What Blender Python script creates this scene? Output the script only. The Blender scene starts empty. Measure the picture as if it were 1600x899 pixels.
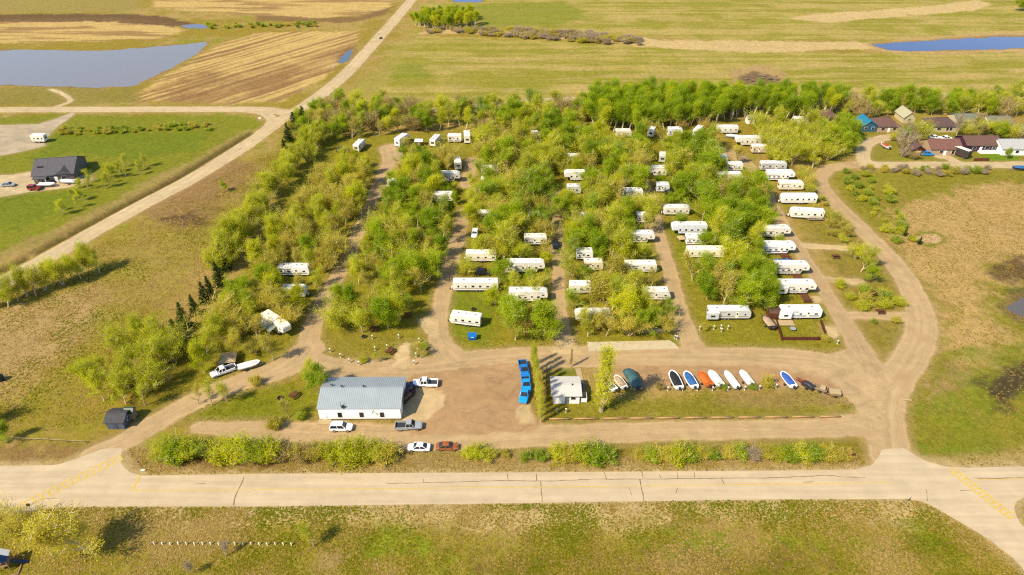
import bpy, math, random
import numpy as np

# ------------------------------------------------------------------ camera, sky, sun, exposure
sc = bpy.context.scene
COL = sc.collection
R = math.radians
CAM_H, FPX, PITCH = 108.5, 1080.0, R(34.4)      # drone height (m), focal length (px of a 1600 wide frame), tilt
SUN_EL, SUN_DIR = R(45.0), R(38.0)              # SUN_DIR: heading in which shadows fall, from +X towards +Y

cam = bpy.data.cameras.new('camera')
cam.sensor_width = 36.0
cam.lens = 36.0 * FPX / 1600.0
cam.clip_start, cam.clip_end = 1.0, 6000.0
camo = bpy.data.objects.new('camera', cam)
camo.location = (0, 0, CAM_H)
camo.rotation_euler = (R(90) - PITCH, 0, 0)
COL.objects.link(camo)
sc.camera = camo

w = bpy.data.worlds.new('World'); sc.world = w; w.use_nodes = True
nt = w.node_tree; nt.nodes.clear()
sky = nt.nodes.new('ShaderNodeTexSky'); sky.sky_type = 'NISHITA'; sky.sun_disc = False
sky.sun_elevation = SUN_EL
# the sun stands opposite to where the shadows fall
sx, sy = -math.cos(SUN_DIR), -math.sin(SUN_DIR)
sky.sun_rotation = math.atan2(sx, sy)
sky.altitude = 500; sky.air_density = 1.0; sky.dust_density = 1.0
bg = nt.nodes.new('ShaderNodeBackground'); bg.inputs[1].default_value = 0.14
wo = nt.nodes.new('ShaderNodeOutputWorld')
nt.links.new(sky.outputs[0], bg.inputs[0]); nt.links.new(bg.outputs[0], wo.inputs[0])

sun = bpy.data.lights.new('sun', 'SUN'); sun.energy = 4.55; sun.angle = R(0.55); sun.color = (1.0, 0.88, 0.67)
suno = bpy.data.objects.new('sun', sun); COL.objects.link(suno)
from mathutils import Vector, Matrix
ldir = Vector((math.cos(SUN_DIR) * math.cos(SUN_EL), math.sin(SUN_DIR) * math.cos(SUN_EL), -math.sin(SUN_EL)))
suno.rotation_euler = ldir.to_track_quat('-Z', 'Y').to_euler()
suno.location = (-60, -40, 150)

sc.view_settings.view_transform = 'Standard'; sc.view_settings.look = 'None'
sc.view_settings.exposure = 0.80; sc.view_settings.gamma = 1.0
sc.render.engine = 'CYCLES'
sc.cycles.max_bounces = 8; sc.cycles.diffuse_bounces = 6; sc.cycles.transmission_bounces = 6
sc.cycles.use_denoising = False; sc.cycles.filter_width = 1.2
sc.cycles.caustics_reflective = False; sc.cycles.caustics_refractive = False

# ------------------------------------------------------------------ helpers
CP, SP = math.cos(PITCH), math.sin(PITCH)
def W(px, py, z=0.0):
    """survey: point of the level plane z seen at photo pixel px,py"""
    u = (px - 800.0) / FPX; v = (py - 449.5) / FPX
    t = (CAM_H - z) / (SP + v * CP)
    return (u * t, (CP - v * SP) * t)
def PX(x, y, z=0.0):
    dz = z - CAM_H
    d = y * CP - dz * SP
    return 800 + FPX * x / d, 449.5 + FPX * -(y * SP + dz * CP) / d, FPX / d
def Wp(pts): return np.array([W(*p) for p in pts])

def srgb(r, g, b, k=1.0):
    f = lambda c: (c / 255 / 12.92 if c / 255 <= 0.04045 else ((c / 255 + 0.055) / 1.055) ** 2.4) * k
    return np.array((f(r), f(g), f(b)))

# value noise (vectorised)
def vnoise(x, y, seed=0):
    xi = np.floor(x).astype(np.int64); yi = np.floor(y).astype(np.int64)
    fx = x - xi; fy = y - yi
    fx = fx * fx * (3 - 2 * fx); fy = fy * fy * (3 - 2 * fy)
    def h(a, b):
        n = (a * 374761393 + b * 668265263 + seed * 974711) & 0x7fffffff
        n = ((n ^ (n >> 13)) * 1274126177) & 0x7fffffff
        n = ((n ^ (n >> 16)) * 668265263) & 0x7fffffff
        return (n & 0xffff) / 65535.0
    a = h(xi, yi); b = h(xi + 1, yi); c = h(xi, yi + 1); d = h(xi + 1, yi + 1)
    return (a * (1 - fx) + b * fx) * (1 - fy) + (c * (1 - fx) + d * fx) * fy
def fbm(x, y, seed=0, o=4):
    s = 0; a = 0.5; t = 0
    for i in range(o):
        s = s + a * vnoise(x, y, seed + i * 17); t += a; a *= 0.55; x = x * 2.03 + 5.1; y = y * 2.03 + 1.7
    return s / t
def sstep(a, b, x):
    t = np.clip((x - a) / (b - a), 0, 1); return t * t * (3 - 2 * t)

def sd_poly(P, X, Y):
    """signed distance to a polygon, positive inside"""
    n = len(P); d2 = np.full(X.shape, 1e18); ins = np.zeros(X.shape, bool)
    for i in range(n):
        ax, ay = P[i]; bx, by = P[(i + 1) % n]
        ex, ey = bx - ax, by - ay
        wx, wy = X - ax, Y - ay
        t = np.clip((wx * ex + wy * ey) / (ex * ex + ey * ey + 1e-12), 0, 1)
        d2 = np.minimum(d2, (wx - ex * t) ** 2 + (wy - ey * t) ** 2)
        c = ((ay > Y) != (by > Y)) & (X < (bx - ax) * (Y - ay) / (by - ay + 1e-12) + ax)
        ins ^= c
    d = np.sqrt(d2)
    return np.where(ins, d, -d)
def smooth_line(P, k=3):
    P = np.array(P, float)
    out = []
    for i in range(len(P) - 1):
        p0 = P[max(i - 1, 0)]; p1 = P[i]; p2 = P[i + 1]; p3 = P[min(i + 2, len(P) - 1)]
        for j in range(k):
            t = j / k
            out.append(0.5 * ((2 * p1) + (-p0 + p2) * t + (2 * p0 - 5 * p1 + 4 * p2 - p3) * t * t + (-p0 + 3 * p1 - 3 * p2 + p3) * t ** 3))
    out.append(P[-1]); return np.array(out)
def sd_line(P, hw, X, Y):
    """P: points, hw: half width or one per point; positive inside"""
    n = len(P); hw = np.broadcast_to(np.asarray(hw, float), (n,))
    best = np.full(X.shape, -1e9)
    for i in range(n - 1):
        ax, ay = P[i]; bx, by = P[i + 1]
        ex, ey = bx - ax, by - ay
        wx, wy = X - ax, Y - ay
        t = np.clip((wx * ex + wy * ey) / (ex * ex + ey * ey + 1e-12), 0, 1)
        d = np.sqrt((wx - ex * t) ** 2 + (wy - ey * t) ** 2)
        best = np.maximum(best, hw[i] + (hw[i + 1] - hw[i]) * t - d)
    return best
def local(P, X, Y, pad, fn):
    """evaluate fn only near P, -50 elsewhere"""
    out = np.full(X.shape, -50.0)
    m = (X > P[:, 0].min() - pad) & (X < P[:, 0].max() + pad) & (Y > P[:, 1].min() - pad) & (Y < P[:, 1].max() + pad)
    if m.any(): out[m] = fn(X[m], Y[m])
    return out

# ------------------------------------------------------------------ layout of roads (surveyed on the level ground)
# class, colour (sRGB as dry gravel), half width m, points
TAN = (212, 178, 130); BRN = (198, 158, 112); PALE = (226, 198, 152); SANDY = (224, 192, 140); GREY = (205, 184, 152)
LINES = [
 ('gravel_road', PALE, 3.6, [(660,-20),(645,-2),(591,60),(538,118),(480,163),(430,194),(387,225),(300,279),(207,328),(117,379),(40,422),(-90,492)]),
 ('gravel_road', PALE, 3.4, [(-160,172),(100,171.5),(250,171),(400,171.5),(450,176),(470,172)]),
 ('gravel_road', PALE, 2.4, [(385,172),(415,178),(425,190),(412,206)]),
 ('farm_track', PALE, 2.6, [(660,174),(740,166),(830,158.5),(920,153.5),(1010,151),(1150,151),(1310,150),(1450,148.5),(1620,148)]),
 ('campground_lane', TAN, [4.5,4,3,2.4,2.1,2.1,2.1,2.1,2.1,2.3,2.6,3], [(610,232),(613,248),(603,268),(592,290),(578,322),(563,356),(548,392),(532,424),(512,458),(494,496),(485,522),(480,548)]),
 ('campground_lane', TAN, [2.6,2.3,2.2], [(739,250),(734,268),(728,290)]),
 ('campground_lane', TAN, [2.1,2.3,2.4,2.3,2.3,2.5,3.2,4.2], [(726,330),(719,355),(710,390),(700,430),(690,472),(684,510),(690,540),(708,562)]),
 ('campground_lane', TAN, [1.6,1.8,1.8,1.9,2.0,2.2,3.2], [(866,300),(871,380),(873,420),(873,455),(875,495),(882,530),(888,556)]),
 ('campground_lane', TAN, [1.8,2,2,2,2.1,2.3,2.8,3.6], [(1010,285),(1021,330),(1029,365),(1041,405),(1053,450),(1065,495),(1078,532),(1092,556)]),
 ('campground_lane', (206, 172, 126), [2.0,2.6,2.8,2.3,2.0,2.0,2.0,2.1,2.2,2.4,2.8,3.4,4], [(1085,215),(1120,232),(1150,243),(1175,264),(1192,292),(1213,330),(1236,370),(1260,408),(1284,446),(1308,486),(1332,524),(1352,560),(1372,598)]),
 ('access_road', TAN, [2.9,3,3,3.2,3.6,4.2,4], [(215,676),(262,650),(318,620),(380,596),(436,578),(466,562),(482,545)]),
 ('access_road', TAN, [3.4,3.2,3.4,4,4.4,4.2,4,4,4,4.4,5,5], [(470,560),(520,573),(580,578),(650,577),(730,568),(800,561),(900,557),(1000,558),(1100,559),(1200,562),(1290,572),(1375,605)]),
 ('access_road', TAN, [1.6,2.6,2.8,3.2,3.6,3.6,3.2,2.9,2.8,2.8,3.4], [(310,668),(380,672),(450,674),(540,677),(640,683),(740,683),(850,681),(1000,675),(1150,672),(1270,669),(1350,664)]),
 ('access_road', TAN, [2.8,2.8,3], [(145,712),(190,692),(240,664)]),
 ('access_road', TAN, [4.2,4,4,4,4,3.8,3.6,3.4,3.2,3,2.9,2.7,2.7,2.7,2.8,2.8], [(1392,715),(1385,670),(1384,630),(1398,596),(1422,560),(1438,525),(1437,485),(1418,442),(1388,400),(1350,362),(1318,330),(1292,302),(1281,280),(1295,264),(1322,259),(1352,256)]),
 ('village_road', PALE, 2.8, [(1340,257),(1400,258),(1480,258),(1560,258),(1700,257)]),
 ('village_road', PALE, 2.6, [(1352,258),(1348,240),(1356,224),(1385,215),(1420,212)]),
 ('driveway', TAN, 1.7, [(1322,492),(1360,493),(1400,494),(1432,493)]),
 ('driveway', SANDY, 1.5, [(1255,384),(1285,386),(1322,388)]),
 ('driveway', TAN, 1.5, [(1290,436),(1320,440),(1342,440)]),
 ('driveway', PALE, [2,2,2.5], [(1500,256),(1480,246),(1468,244)]),
 ('driveway', PALE, 1.2, [(85,168),(110,158),(96,146),(80,140)]),
]
POLYS = [
 ('dirt_yard', BRN, [(632,580),(700,566),(800,556),(830,566),(838,585),(826,605),(828,640),(850,664),(850,690),(640,694),(600,690),(600,668),(636,664),(640,610)]),
 ('dirt_yard', TAN, [(1180,556),(1290,556),(1338,540),(1352,556),(1362,576),(1395,566),(1420,580),(1402,640),(1420,704),(1374,706),(1352,690),(1345,660),(1335,632),(1310,612),(1262,592),(1180,575)]),
 ('dirt_yard', BRN, [(955,566),(1200,566),(1300,585),(1325,606),(1310,620),(1260,606),(1180,604),(1050,606),(990,606),(945,600)]),
 ('gravel_pad', SANDY, [(626,618),(642,606),(660,604),(690,612),(697,622),(694,634),(682,644),(668,656),(648,662),(628,664)]),
 ('gravel_pad', SANDY, [(652,500),(668,493),(684,500),(684,530),(668,524)]),
 ('gravel_pad', SANDY, [(622,540),(640,536),(642,556),(638,578),(612,578)]),
 ('gravel_pad', SANDY, [(806,640),(826,628),(832,650),(838,664),(810,660)]),
 ('gravel_pad', SANDY, [(1286,510),(1305,508),(1312,524),(1302,530),(1290,524)]),
 ('gravel_pad', SANDY, [(1268,462),(1282,464),(1284,474),(1270,474)]),
 ('gravel_pad', SANDY, [(1308,436),(1345,440),(1340,447),(1312,444)]),
 ('gravel_pad', PALE, [(-60,276),(20,273),(48,268),(62,285),(140,272),(146,280),(110,293),(50,300),(0,308),(-60,312)]),
 ('gravel_pad', GREY, [(-80,198),(60,194),(92,184),(112,176),(118,178),(85,202),(68,222),(72,228),(40,236),(0,244),(-80,250)]),
 ('gravel_pad', SANDY, [(868,540),(876,528),(890,528),(902,544),(910,552),(860,554)]),
]
PAVED = [(-260,731),(-40,728.5),(88,727),(122,716),(160,701.5),(193,699.5),(188,712),(190,726),(202,738),(222,743.5),(400,740.5),(800,738.5),(1200,735.5),(1335,734),(1362,727),(1374,712),(1378,702),(1414,700),(1424,708),(1445,720),(1475,729),(1510,731),(1600,729),(1800,728),
         (1800,766),(1640,773),(1602,776),(1588,784),(1584,796),(1592,815),(1625,850),(1720,930),(1640,960),(1598,886),(1580,868),(1545,842),(1490,810),(1456,790),(1440,783),(1420,780),(1200,780.5),(800,786.5),(400,791.5),(150,791.5),(70,794),(35,801),(0,815),(-60,845),(-260,900)]
PAVW = Wp(PAVED)
GEO = []          # (class, colour, 'L'/'P', world pts, halfwidths)
for c, col, hw, pts in LINES:
    hw = hw if isinstance(hw, list) else [hw] * len(pts)
    wp = smooth_line(Wp(pts), 4)
    hws = np.interp(np.linspace(0, len(pts) - 1, len(wp)), range(len(pts)), hw)
    GEO.append((c, col, 'L', wp, hws))
for c, col, pts in POLYS:
    GEO.append((c, col, 'P', Wp(pts), None))
WATER = [
 ('pond', [(-120,82),(20,78),(150,80),(230,75),(290,70),(320,66),(312,78),(290,92),(262,108),(228,124),(205,133),(150,136),(60,133),(-120,130)]),
 ('pond', [(1366,70),(1410,66),(1480,62),(1560,57),(1700,54),(1700,73),(1560,76),(1480,78),(1420,79),(1390,77)]),
 ('pond', [(700,-6),(756,-6),(752,3),(712,3)]),
 ('puddle', [(288,40),(305,38),(322,41),(318,44),(296,43)]),
 ('puddle', [(1582,482),(1594,468),(1640,462),(1640,496),(1598,494)]),
 ('puddle', [(534,92),(540,82),(548,77),(550,82),(540,94),(532,97)]),
]
WATW = [(n, Wp(p)) for n, p in WATER]
DITCHES = [([(455,205),(405,235),(330,282),(235,330),(140,378),(40,432),(-60,478)], 0), ]
def grav_fields(X, Y, only=None):
    best = np.full(X.shape, -50.0); idx = np.full(X.shape, -1)
    for i, (c, col, k, P, hw) in enumerate(GEO):
        if k == 'L': d = local(P, X, Y, 14, lambda a, b: sd_line(P, hw, a, b))
        else: d = local(P, X, Y, 14, lambda a, b: sd_poly(P, a, b))
        m = d > best; best[m] = d[m]; idx[m] = i
        if c == 'gravel_pad': idx[d > 0] = i
    return best, idx
_ditchL = smooth_line(Wp([(408,216),(360,246),(300,284),(230,322),(150,366),(60,416),(-60,482)]), 3) + np.array([-6.0, 6.0])
def zfun(X, Y):
    X = np.asarray(X, float); Y = np.asarray(Y, float)
    z = np.zeros(X.shape)
    d = local(_ditchL, X, Y, 12, lambda a, b: sd_line(_ditchL, 0.0, a, b))
    z -= 0.9 * np.exp(-(np.minimum(d, 0) / 1.6) ** 2)
    for n, P in WATW:
        s = local(P, X, Y, 20, lambda a, b: sd_poly(P, a, b)) + (fbm(X * 0.2, Y * 0.2, 5, 3) - 0.5) * 4
        z -= 0.5 * sstep(-3.0, 2.0, s)
    far = sstep(300, 420, Y)
    z += far * (fbm(X * 0.02, Y * 0.02, 3, 3) - 0.5) * 0.8
    verge = 1 - sstep(74, 82, Y)       # ground falls away gently on the near verge
    z -= verge * 0.5 * fbm(X * 0.05, Y * 0.05, 8, 2)
    return z
def z1(x, y): return float(zfun(np.array([x]), np.array([y]))[0])

# ------------------------------------------------------------------ materials
KL = np.array((1.95, 1.90, 1.90))          # what a level white sheet returns in this light: photo colour / KL = base colour
def alb(c): return np.clip(srgb(*c) / KL, 0.004, 0.85)
_mats = {}
def newmat(name):
    m = bpy.data.materials.new(name); m.use_nodes = True
    n = m.node_tree.nodes; b = n['Principled BSDF']; return m, m.node_tree, n, b
def plain(name, col, rough=0.6, metal=0.0, var=0.12, scale=3.0, spec=0.4, bump=0.0, raw=False):
    """painted or weathered surface: base colour with a little procedural wear"""
    key = (name, tuple(col), rough)
    if key in _mats: return _mats[key]
    m, t, n, b = newmat(name); L = t.links
    c = np.array(col) if raw else alb(col)
    tc = n.new('ShaderNodeTexCoord'); nz = n.new('ShaderNodeTexNoise'); nz.inputs['Scale'].default_value = scale; nz.inputs['Detail'].default_value = 5
    L.new(tc.outputs['Object'], nz.inputs['Vector'])
    mr = n.new('ShaderNodeMapRange'); mr.inputs[1].default_value = 0.3; mr.inputs[2].default_value = 0.7
    mr.inputs[3].default_value = 1 - var; mr.inputs[4].default_value = 1 + var * 0.6
    L.new(nz.outputs[0], mr.inputs[0])
    mx = n.new('ShaderNodeVectorMath'); mx.operation = 'SCALE'; mx.inputs[0].default_value = tuple(c)
    L.new(mr.outputs[0], mx.inputs['Scale']); L.new(mx.outputs[0], b.inputs['Base Color'])
    b.inputs['Roughness'].default_value = rough; b.inputs['Metallic'].default_value = metal
    b.inputs['Specular IOR Level'].default_value = spec
    if bump:
        bp = n.new('ShaderNodeBump'); bp.inputs['Strength'].default_value = bump; bp.inputs['Distance'].default_value = 0.05
        L.new(nz.outputs[0], bp.inputs['Height']); L.new(bp.outputs[0], b.inputs['Normal'])
    _mats[key] = m; return m

def ground_material():
    m, t, n, b = newmat('prairie_ground'); L = t.links
    def N(k): return n.new(k)
    def math_(op, a, c=None, clamp=False):
        x = N('ShaderNodeMath'); x.operation = op; x.use_clamp = clamp
        for i, v in enumerate((a, c)):
            if v is None: continue
            if hasattr(v, 'links') or hasattr(v, 'is_linked'): L.new(v, x.inputs[i])
            else: x.inputs[i].default_value = v
        return x.outputs[0]
    geo = N('ShaderNodeNewGeometry'); pos = geo.outputs['Position']
    def noise(scale, detail=4, rough=0.55, vec=None, dims='3D'):
        x = N('ShaderNodeTexNoise'); x.noise_dimensions = dims
        x.inputs['Scale'].default_value = scale; x.inputs['Detail'].default_value = detail; x.inputs['Roughness'].default_value = rough
        if dims == '1D': L.new(vec, x.inputs['W'])
        else: L.new(vec if vec is not None else pos, x.inputs['Vector'])
        return x.outputs[0]
    def rng(v, a, c, lo, hi):
        x = N('ShaderNodeMapRange'); x.inputs[1].default_value = a; x.inputs[2].default_value = c; x.inputs[3].default_value = lo; x.inputs[4].default_value = hi
        L.new(v, x.inputs[0]); return x.outputs[0]
    def scalevec(col, f):
        x = N('ShaderNodeVectorMath'); x.operation = 'SCALE'; L.new(col, x.inputs[0]); L.new(f, x.inputs['Scale']); return x.outputs[0]
    def mix(f, a, c):
        x = N('ShaderNodeMix'); x.data_type = 'RGBA'; L.new(f, x.inputs[0]); L.new(a, x.inputs[6])
        if hasattr(c, 'links') or hasattr(c, 'is_linked'): L.new(c, x.inputs[7])
        else: x.inputs[7].default_value = c
        return x.outputs[2]
    aC = N('ShaderNodeAttribute'); aC.attribute_name = 'Col'
    aG = N('ShaderNodeAttribute'); aG.attribute_name = 'GCol'
    aD = N('ShaderNodeAttribute'); aD.attribute_name = 'grav'
    gr = aD.outputs['Fac']
    # vegetation: tufts, dry stalks and dark gaps
    n1 = noise(0.55, 5, 0.65); n2 = noise(2.6, 4, 0.7); n3 = noise(0.12, 3)
    f = math_('MULTIPLY', rng(n1, 0.3, 0.7, 0.76, 1.22), rng(n2, 0.25, 0.75, 0.68, 1.30))
    veg = scalevec(aC.outputs['Color'], f)
    vor = N('ShaderNodeTexVoronoi'); vor.inputs['Scale'].default_value = 0.8; L.new(pos, vor.inputs['Vector'])
    tuft = rng(vor.outputs['Distance'], 0.05, 0.34, 1.0, 0.0)
    tuftm = math_('MULTIPLY', tuft, rng(noise(0.22, 2), 0.48, 0.66, 0.0, 0.42))
    veg = mix(tuftm, veg, (*alb((120, 118, 22)), 1))
    dry = math_('MULTIPLY', rng(noise(1.1, 5, 0.75), 0.52, 0.72, 0.0, 0.5), rng(n3, 0.4, 0.62, 0.15, 1.0))
    veg = mix(dry, veg, (*alb((196, 164, 100)), 1))
    # gravel: wheel tracks run parallel to the road edges
    wob = math_('MULTIPLY', noise(0.05, 2), 2.0)
    aT = N('ShaderNodeAttribute'); aT.attribute_name = 'trk'
    trk = noise(1.15, 3, 0.6, math_('ADD', aT.outputs['Fac'], wob), '1D')
    g = scalevec(aG.outputs['Color'], math_('MULTIPLY', rng(trk, 0.3, 0.7, 0.82, 1.14), rng(noise(0.32, 6, 0.65), 0.3, 0.7, 0.84, 1.13)))
    g = scalevec(g, rng(noise(4.0, 3, 0.7), 0.25, 0.75, 0.86, 1.13))
    g = mix(math_('MULTIPLY', rng(noise(0.16, 4, 0.6), 0.56, 0.7, 0.0, 0.5), rng(trk, 0.4, 0.6, 0.4, 1)), g, (*alb((160, 118, 74)), 1))
    edge = math_('ADD', gr, math_('MULTIPLY', math_('SUBTRACT', noise(0.8, 5, 0.7), 0.5), 1.9))
    mk = rng(edge, -0.35, 0.4, 0.0, 1.0)
    shoulder = rng(edge, -2.2, 0.0, 0.0, 0.55)
    veg = mix(shoulder, veg, (*alb((186, 156, 104)), 1))
    col = mix(mk, veg, g)
    L.new(col, b.inputs['Base Color'])
    b.inputs['Roughness'].default_value = 0.95; b.inputs['Specular IOR Level'].default_value = 0.1
    bp = N('ShaderNodeBump'); bp.inputs['Distance'].default_value = 0.22
    h = math_('ADD', n2, math_('MULTIPLY', n1, 1.2))
    L.new(h, bp.inputs['Height']); L.new(rng(mk, 0, 1, 0.75, 0.22), bp.inputs['Strength']); L.new(bp.outputs[0], b.inputs['Normal'])
    return m
M_GROUND = ground_material()

def asphalt_material():
    m, t, n, b = newmat('old_asphalt'); L = t.links
    geo = n.new('ShaderNodeNewGeometry')
    mp = n.new('ShaderNodeMapping'); mp.inputs['Scale'].default_value = (0.05, 0.9, 1); L.new(geo.outputs['Position'], mp.inputs[0])
    n1 = n.new('ShaderNodeTexNoise'); n1.inputs['Scale'].default_value = 1.0; n1.inputs['Detail'].default_value = 4; L.new(mp.outputs[0], n1.inputs['Vector'])
    n2 = n.new('ShaderNodeTexNoise'); n2.inputs['Scale'].default_value = 0.25; n2.inputs['Detail'].default_value = 7; n2.inputs['Roughness'].default_value = 0.65; L.new(geo.outputs['Position'], n2.inputs['Vector'])
    n3 = n.new('ShaderNodeTexNoise'); n3.inputs['Scale'].default_value = 9; n3.inputs['Detail'].default_value = 3; L.new(geo.outputs['Position'], n3.inputs['Vector'])
    def rng(v, a, c, lo, hi):
        x = n.new('ShaderNodeMapRange'); x.inputs[1].default_value = a; x.inputs[2].default_value = c; x.inputs[3].default_value = lo; x.inputs[4].default_value = hi
        L.new(v, x.inputs[0]); return x.outputs[0]
    def mul(a, c):
        x = n.new('ShaderNodeMath'); x.operation = 'MULTIPLY'; L.new(a, x.inputs[0]); L.new(c, x.inputs[1]); return x.outputs[0]
    f = mul(mul(rng(n1.outputs[0], .3, .7, .88, 1.06), rng(n2.outputs[0], .3, .7, .88, 1.07)), rng(n3.outputs[0], .3, .7, .93, 1.06))
    sv = n.new('ShaderNodeVectorMath'); sv.operation = 'SCALE'; sv.inputs[0].default_value = tuple(alb((231, 204, 165))); L.new(f, sv.inputs['Scale'])
    L.new(sv.outputs[0], b.inputs['Base Color']); b.inputs['Roughness'].default_value = 0.9; b.inputs['Specular IOR Level'].default_value = 0.2
    bp = n.new('ShaderNodeBump'); bp.inputs['Strength'].default_value = 0.3; bp.inputs['Distance'].default_value = 0.02
    L.new(n3.outputs[0], bp.inputs['Height']); L.new(bp.outputs[0], b.inputs['Normal'])
    return m
M_ASPH = asphalt_material()
def water_material(name, col):
    m, t, n, b = newmat(name); L = t.links
    b.inputs['Base Color'].default_value = (*col, 1); b.inputs['Roughness'].default_value = 0.06; b.inputs['IOR'].default_value = 1.33
    geo = n.new('ShaderNodeNewGeometry'); nz = n.new('ShaderNodeTexNoise'); nz.inputs['Scale'].default_value = 0.9; nz.inputs['Detail'].default_value = 4
    L.new(geo.outputs['Position'], nz.inputs['Vector'])
    bp = n.new('ShaderNodeBump'); bp.inputs['Strength'].default_value = 0.25; bp.inputs['Distance'].default_value = 0.06
    L.new(nz.outputs[0], bp.inputs['Height']); L.new(bp.outputs[0], b.inputs['Normal'])
    return m

# ------------------------------------------------------------------ ground sheet, roads
GS = 0.8
gx = np.arange(-470, 470.01, GS); gy = np.arange(58, 600.01, GS)
def build_ground():
    XX, YY = np.meshgrid(gx, gy)
    ny, nx = XX.shape
    # keep what a viewer near this position can see, with a margin
    half = 0.80 * (YY * CP + CAM_H * SP) + 35
    keepv = np.abs(XX) < half
    cell = keepv[:-1, :-1] & keepv[1:, :-1] & keepv[:-1, 1:] & keepv[1:, 1:]
    used = np.zeros((ny, nx), bool)
    for a in (slice(0, -1), slice(1, None)):
        for c in (slice(0, -1), slice(1, None)): used[a, c] |= cell
    X = XX[used]; Y = YY[used]
    z = zfun(X, Y)
    grav, gi = grav_fields(X, Y)
    grav = grav + (fbm(X * 0.35, Y * 0.35, 21, 3) - 0.5) * 0.9
    paved = sd_poly(PAVW, X, Y)
    # ---- natural ground colour: dry grass, new grass, bare soil
    big = fbm(X * 0.018, Y * 0.018, 31, 4); mid = fbm(X * 0.07, Y * 0.07, 41, 4); sm = fbm(X * 0.25, Y * 0.25, 51, 4); str_ = fbm(X * 0.03, Y * 0.22, 61, 4)
    DRY, GRN, OLV, SOIL = alb((194, 160, 92)), alb((144, 142, 26)), alb((166, 142, 48)), alb((128, 96, 62))
    LAWN, STUB, DARK, REED = alb((112, 140, 18)), alb((222, 186, 112)), alb((92, 70, 46)), alb((226, 192, 132))
    def lerp(a, c, f): return a + (c - a) * f[:, None]
    col = lerp(np.tile(OLV, (len(X), 1)), np.tile(DRY, (len(X), 1)), sstep(0.40, 0.62, mid * 0.6 + big * 0.4))
    col = lerp(col, np.tile(GRN, (len(X), 1)), sstep(0.50, 0.68, 0.5 * sm + 0.5 * mid) * 0.8)
    def zone(pts, c, feather=4.0, rag=6.0, strength=1.0, seed=0, brk=0.0):
        nonlocal col
        P = Wp(pts)
        d = local(P, X, Y, feather + rag + 2, lambda a, b_: sd_poly(P, a, b_))
        m = d > -(feather + rag + 1)
        if not m.any(): return
        f = np.zeros(len(X))
        f[m] = sstep(-feather * .6, feather * .6, d[m] + (fbm(X[m] * 0.10, Y[m] * 0.13, 71 + seed, 4) - 0.5) * 2.2 * rag + (fbm(X[m] * 0.45, Y[m] * 0.5, 171 + seed, 3) - 0.5) * 1.6 * feather) * strength
        if brk: f[m] *= sstep(0.5 - brk, 0.5 + brk, fbm(X[m] * 0.16, Y[m] * 0.16, 91 + seed, 4) + 0.05)
        if callable(c): cc = c()
        else: cc = np.tile(np.asarray(c), (len(X), 1))
        col = lerp(col, cc, f)
    # near verge south of the paved road
    zone([(-200,793),(800,788),(1440,782),(1500,815),(1480,826),(1200,818),(800,826),(400,822),(250,832),(100,812),(-200,830)], alb((212,180,120)), 3, 3, 0.9, 1)
    zone([(-200,815),(60,800),(250,835),(230,900),(100,960),(-200,960)], alb((150,138,36)), 5, 5, 0.9, 2)
    zone([(240,840),(700,838),(1100,842),(1500,838),(1560,880),(1560,960),(240,960)], alb((156,142,44)), 6, 5, 0.9, 3)
    zone([(540,850),(600,838),(680,842),(700,868),(610,872),(540,862)], alb((128,144,20)), 5, 3, 0.9, 4)
    zone([(1000,838),(1200,836),(1420,838),(1470,850),(1400,866),(1200,858),(1040,864)], alb((128,142,22)), 5, 4, 0.85, 5)
    zone([(780,866),(1000,862),(1280,868),(1300,880),(1060,898),(860,900),(760,885)], alb((136,104,62)), 6, 4, 0.8, 6)
    zone([(1380,858),(1500,838),(1560,858),(1500,880),(1400,876)], alb((110,92,40)), 5, 4, 0.5, 7)
    zone([(500,850),(540,856),(534,890),(490,890)], alb((190,158,104)), 3, 2, 0.8, 8)
    # median strip north of the paved road
    zone([(190,700),(215,690),(240,705),(700,705),(1340,705),(1360,716),(1340,733),(800,736),(230,742),(195,730)], alb((176,146,92)), 2, 1.5, 0.95, 9)
    zone([(235,712),(330,712),(420,718),(470,724),(400,727),(250,722)], alb((104,62,38)), 2, 1.5, 0.95, 10)
    zone([(640,696),(900,690),(1340,684),(1340,704),(900,712),(640,712)], alb((140,128,32)), 2, 2, 0.8, 11)
    zone([(-200,690),(60,694),(200,682),(150,703),(90,722),(-200,726)], alb((156,118,74)), 3, 2, 0.8, 12)
    # campground floor
    zone([(440,215),(920,200),(1110,215),(1260,420),(1310,540),(1060,550),(500,560),(250,640),(290,560),(420,360)], alb((152,142,32)), 6, 4, 0.9, 13)
    zone([(500,520),(640,520),(660,560),(600,574),(540,572),(505,550)], alb((158,142,52)), 3, 2, 0.7, 14)
    zone([(700,440),(790,440),(790,480),(760,545),(715,535),(696,500)], alb((126,140,22)), 4, 3, 0.8, 15)
    zone([(1050,350),(1080,350),(1110,420),(1060,420)], alb((132,142,22)), 4, 2, 0.8, 16)
    zone([(1076,490),(1190,500),(1300,526),(1318,545),(1230,552),(1130,548),(1095,535)], alb((150,140,34)), 3, 2, 0.9, 17)
    zone([(1040,540),(1066,510),(1066,532)], alb((118,140,18)), 2, 1, 0.9, 18)
    zone([(275,655),(350,622),(440,600),(500,605),(498,660),(430,664),(300,664)], alb((136,136,24)), 3, 2, 0.95, 19)
    zone([(860,575),(905,572),(905,590),(860,592)], alb((128,136,26)), 2, 1, 1, 20)
    zone([(850,642),(960,620),(1100,622),(1330,636),(1336,650),(1280,656),(855,658)], alb((148,136,40)), 3, 3, 0.95, 21)
    zone([(1130,612),(1300,612),(1320,630),(1240,640),(1120,634)], alb((164,136,76)), 3, 2, 0.8, 22)
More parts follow.
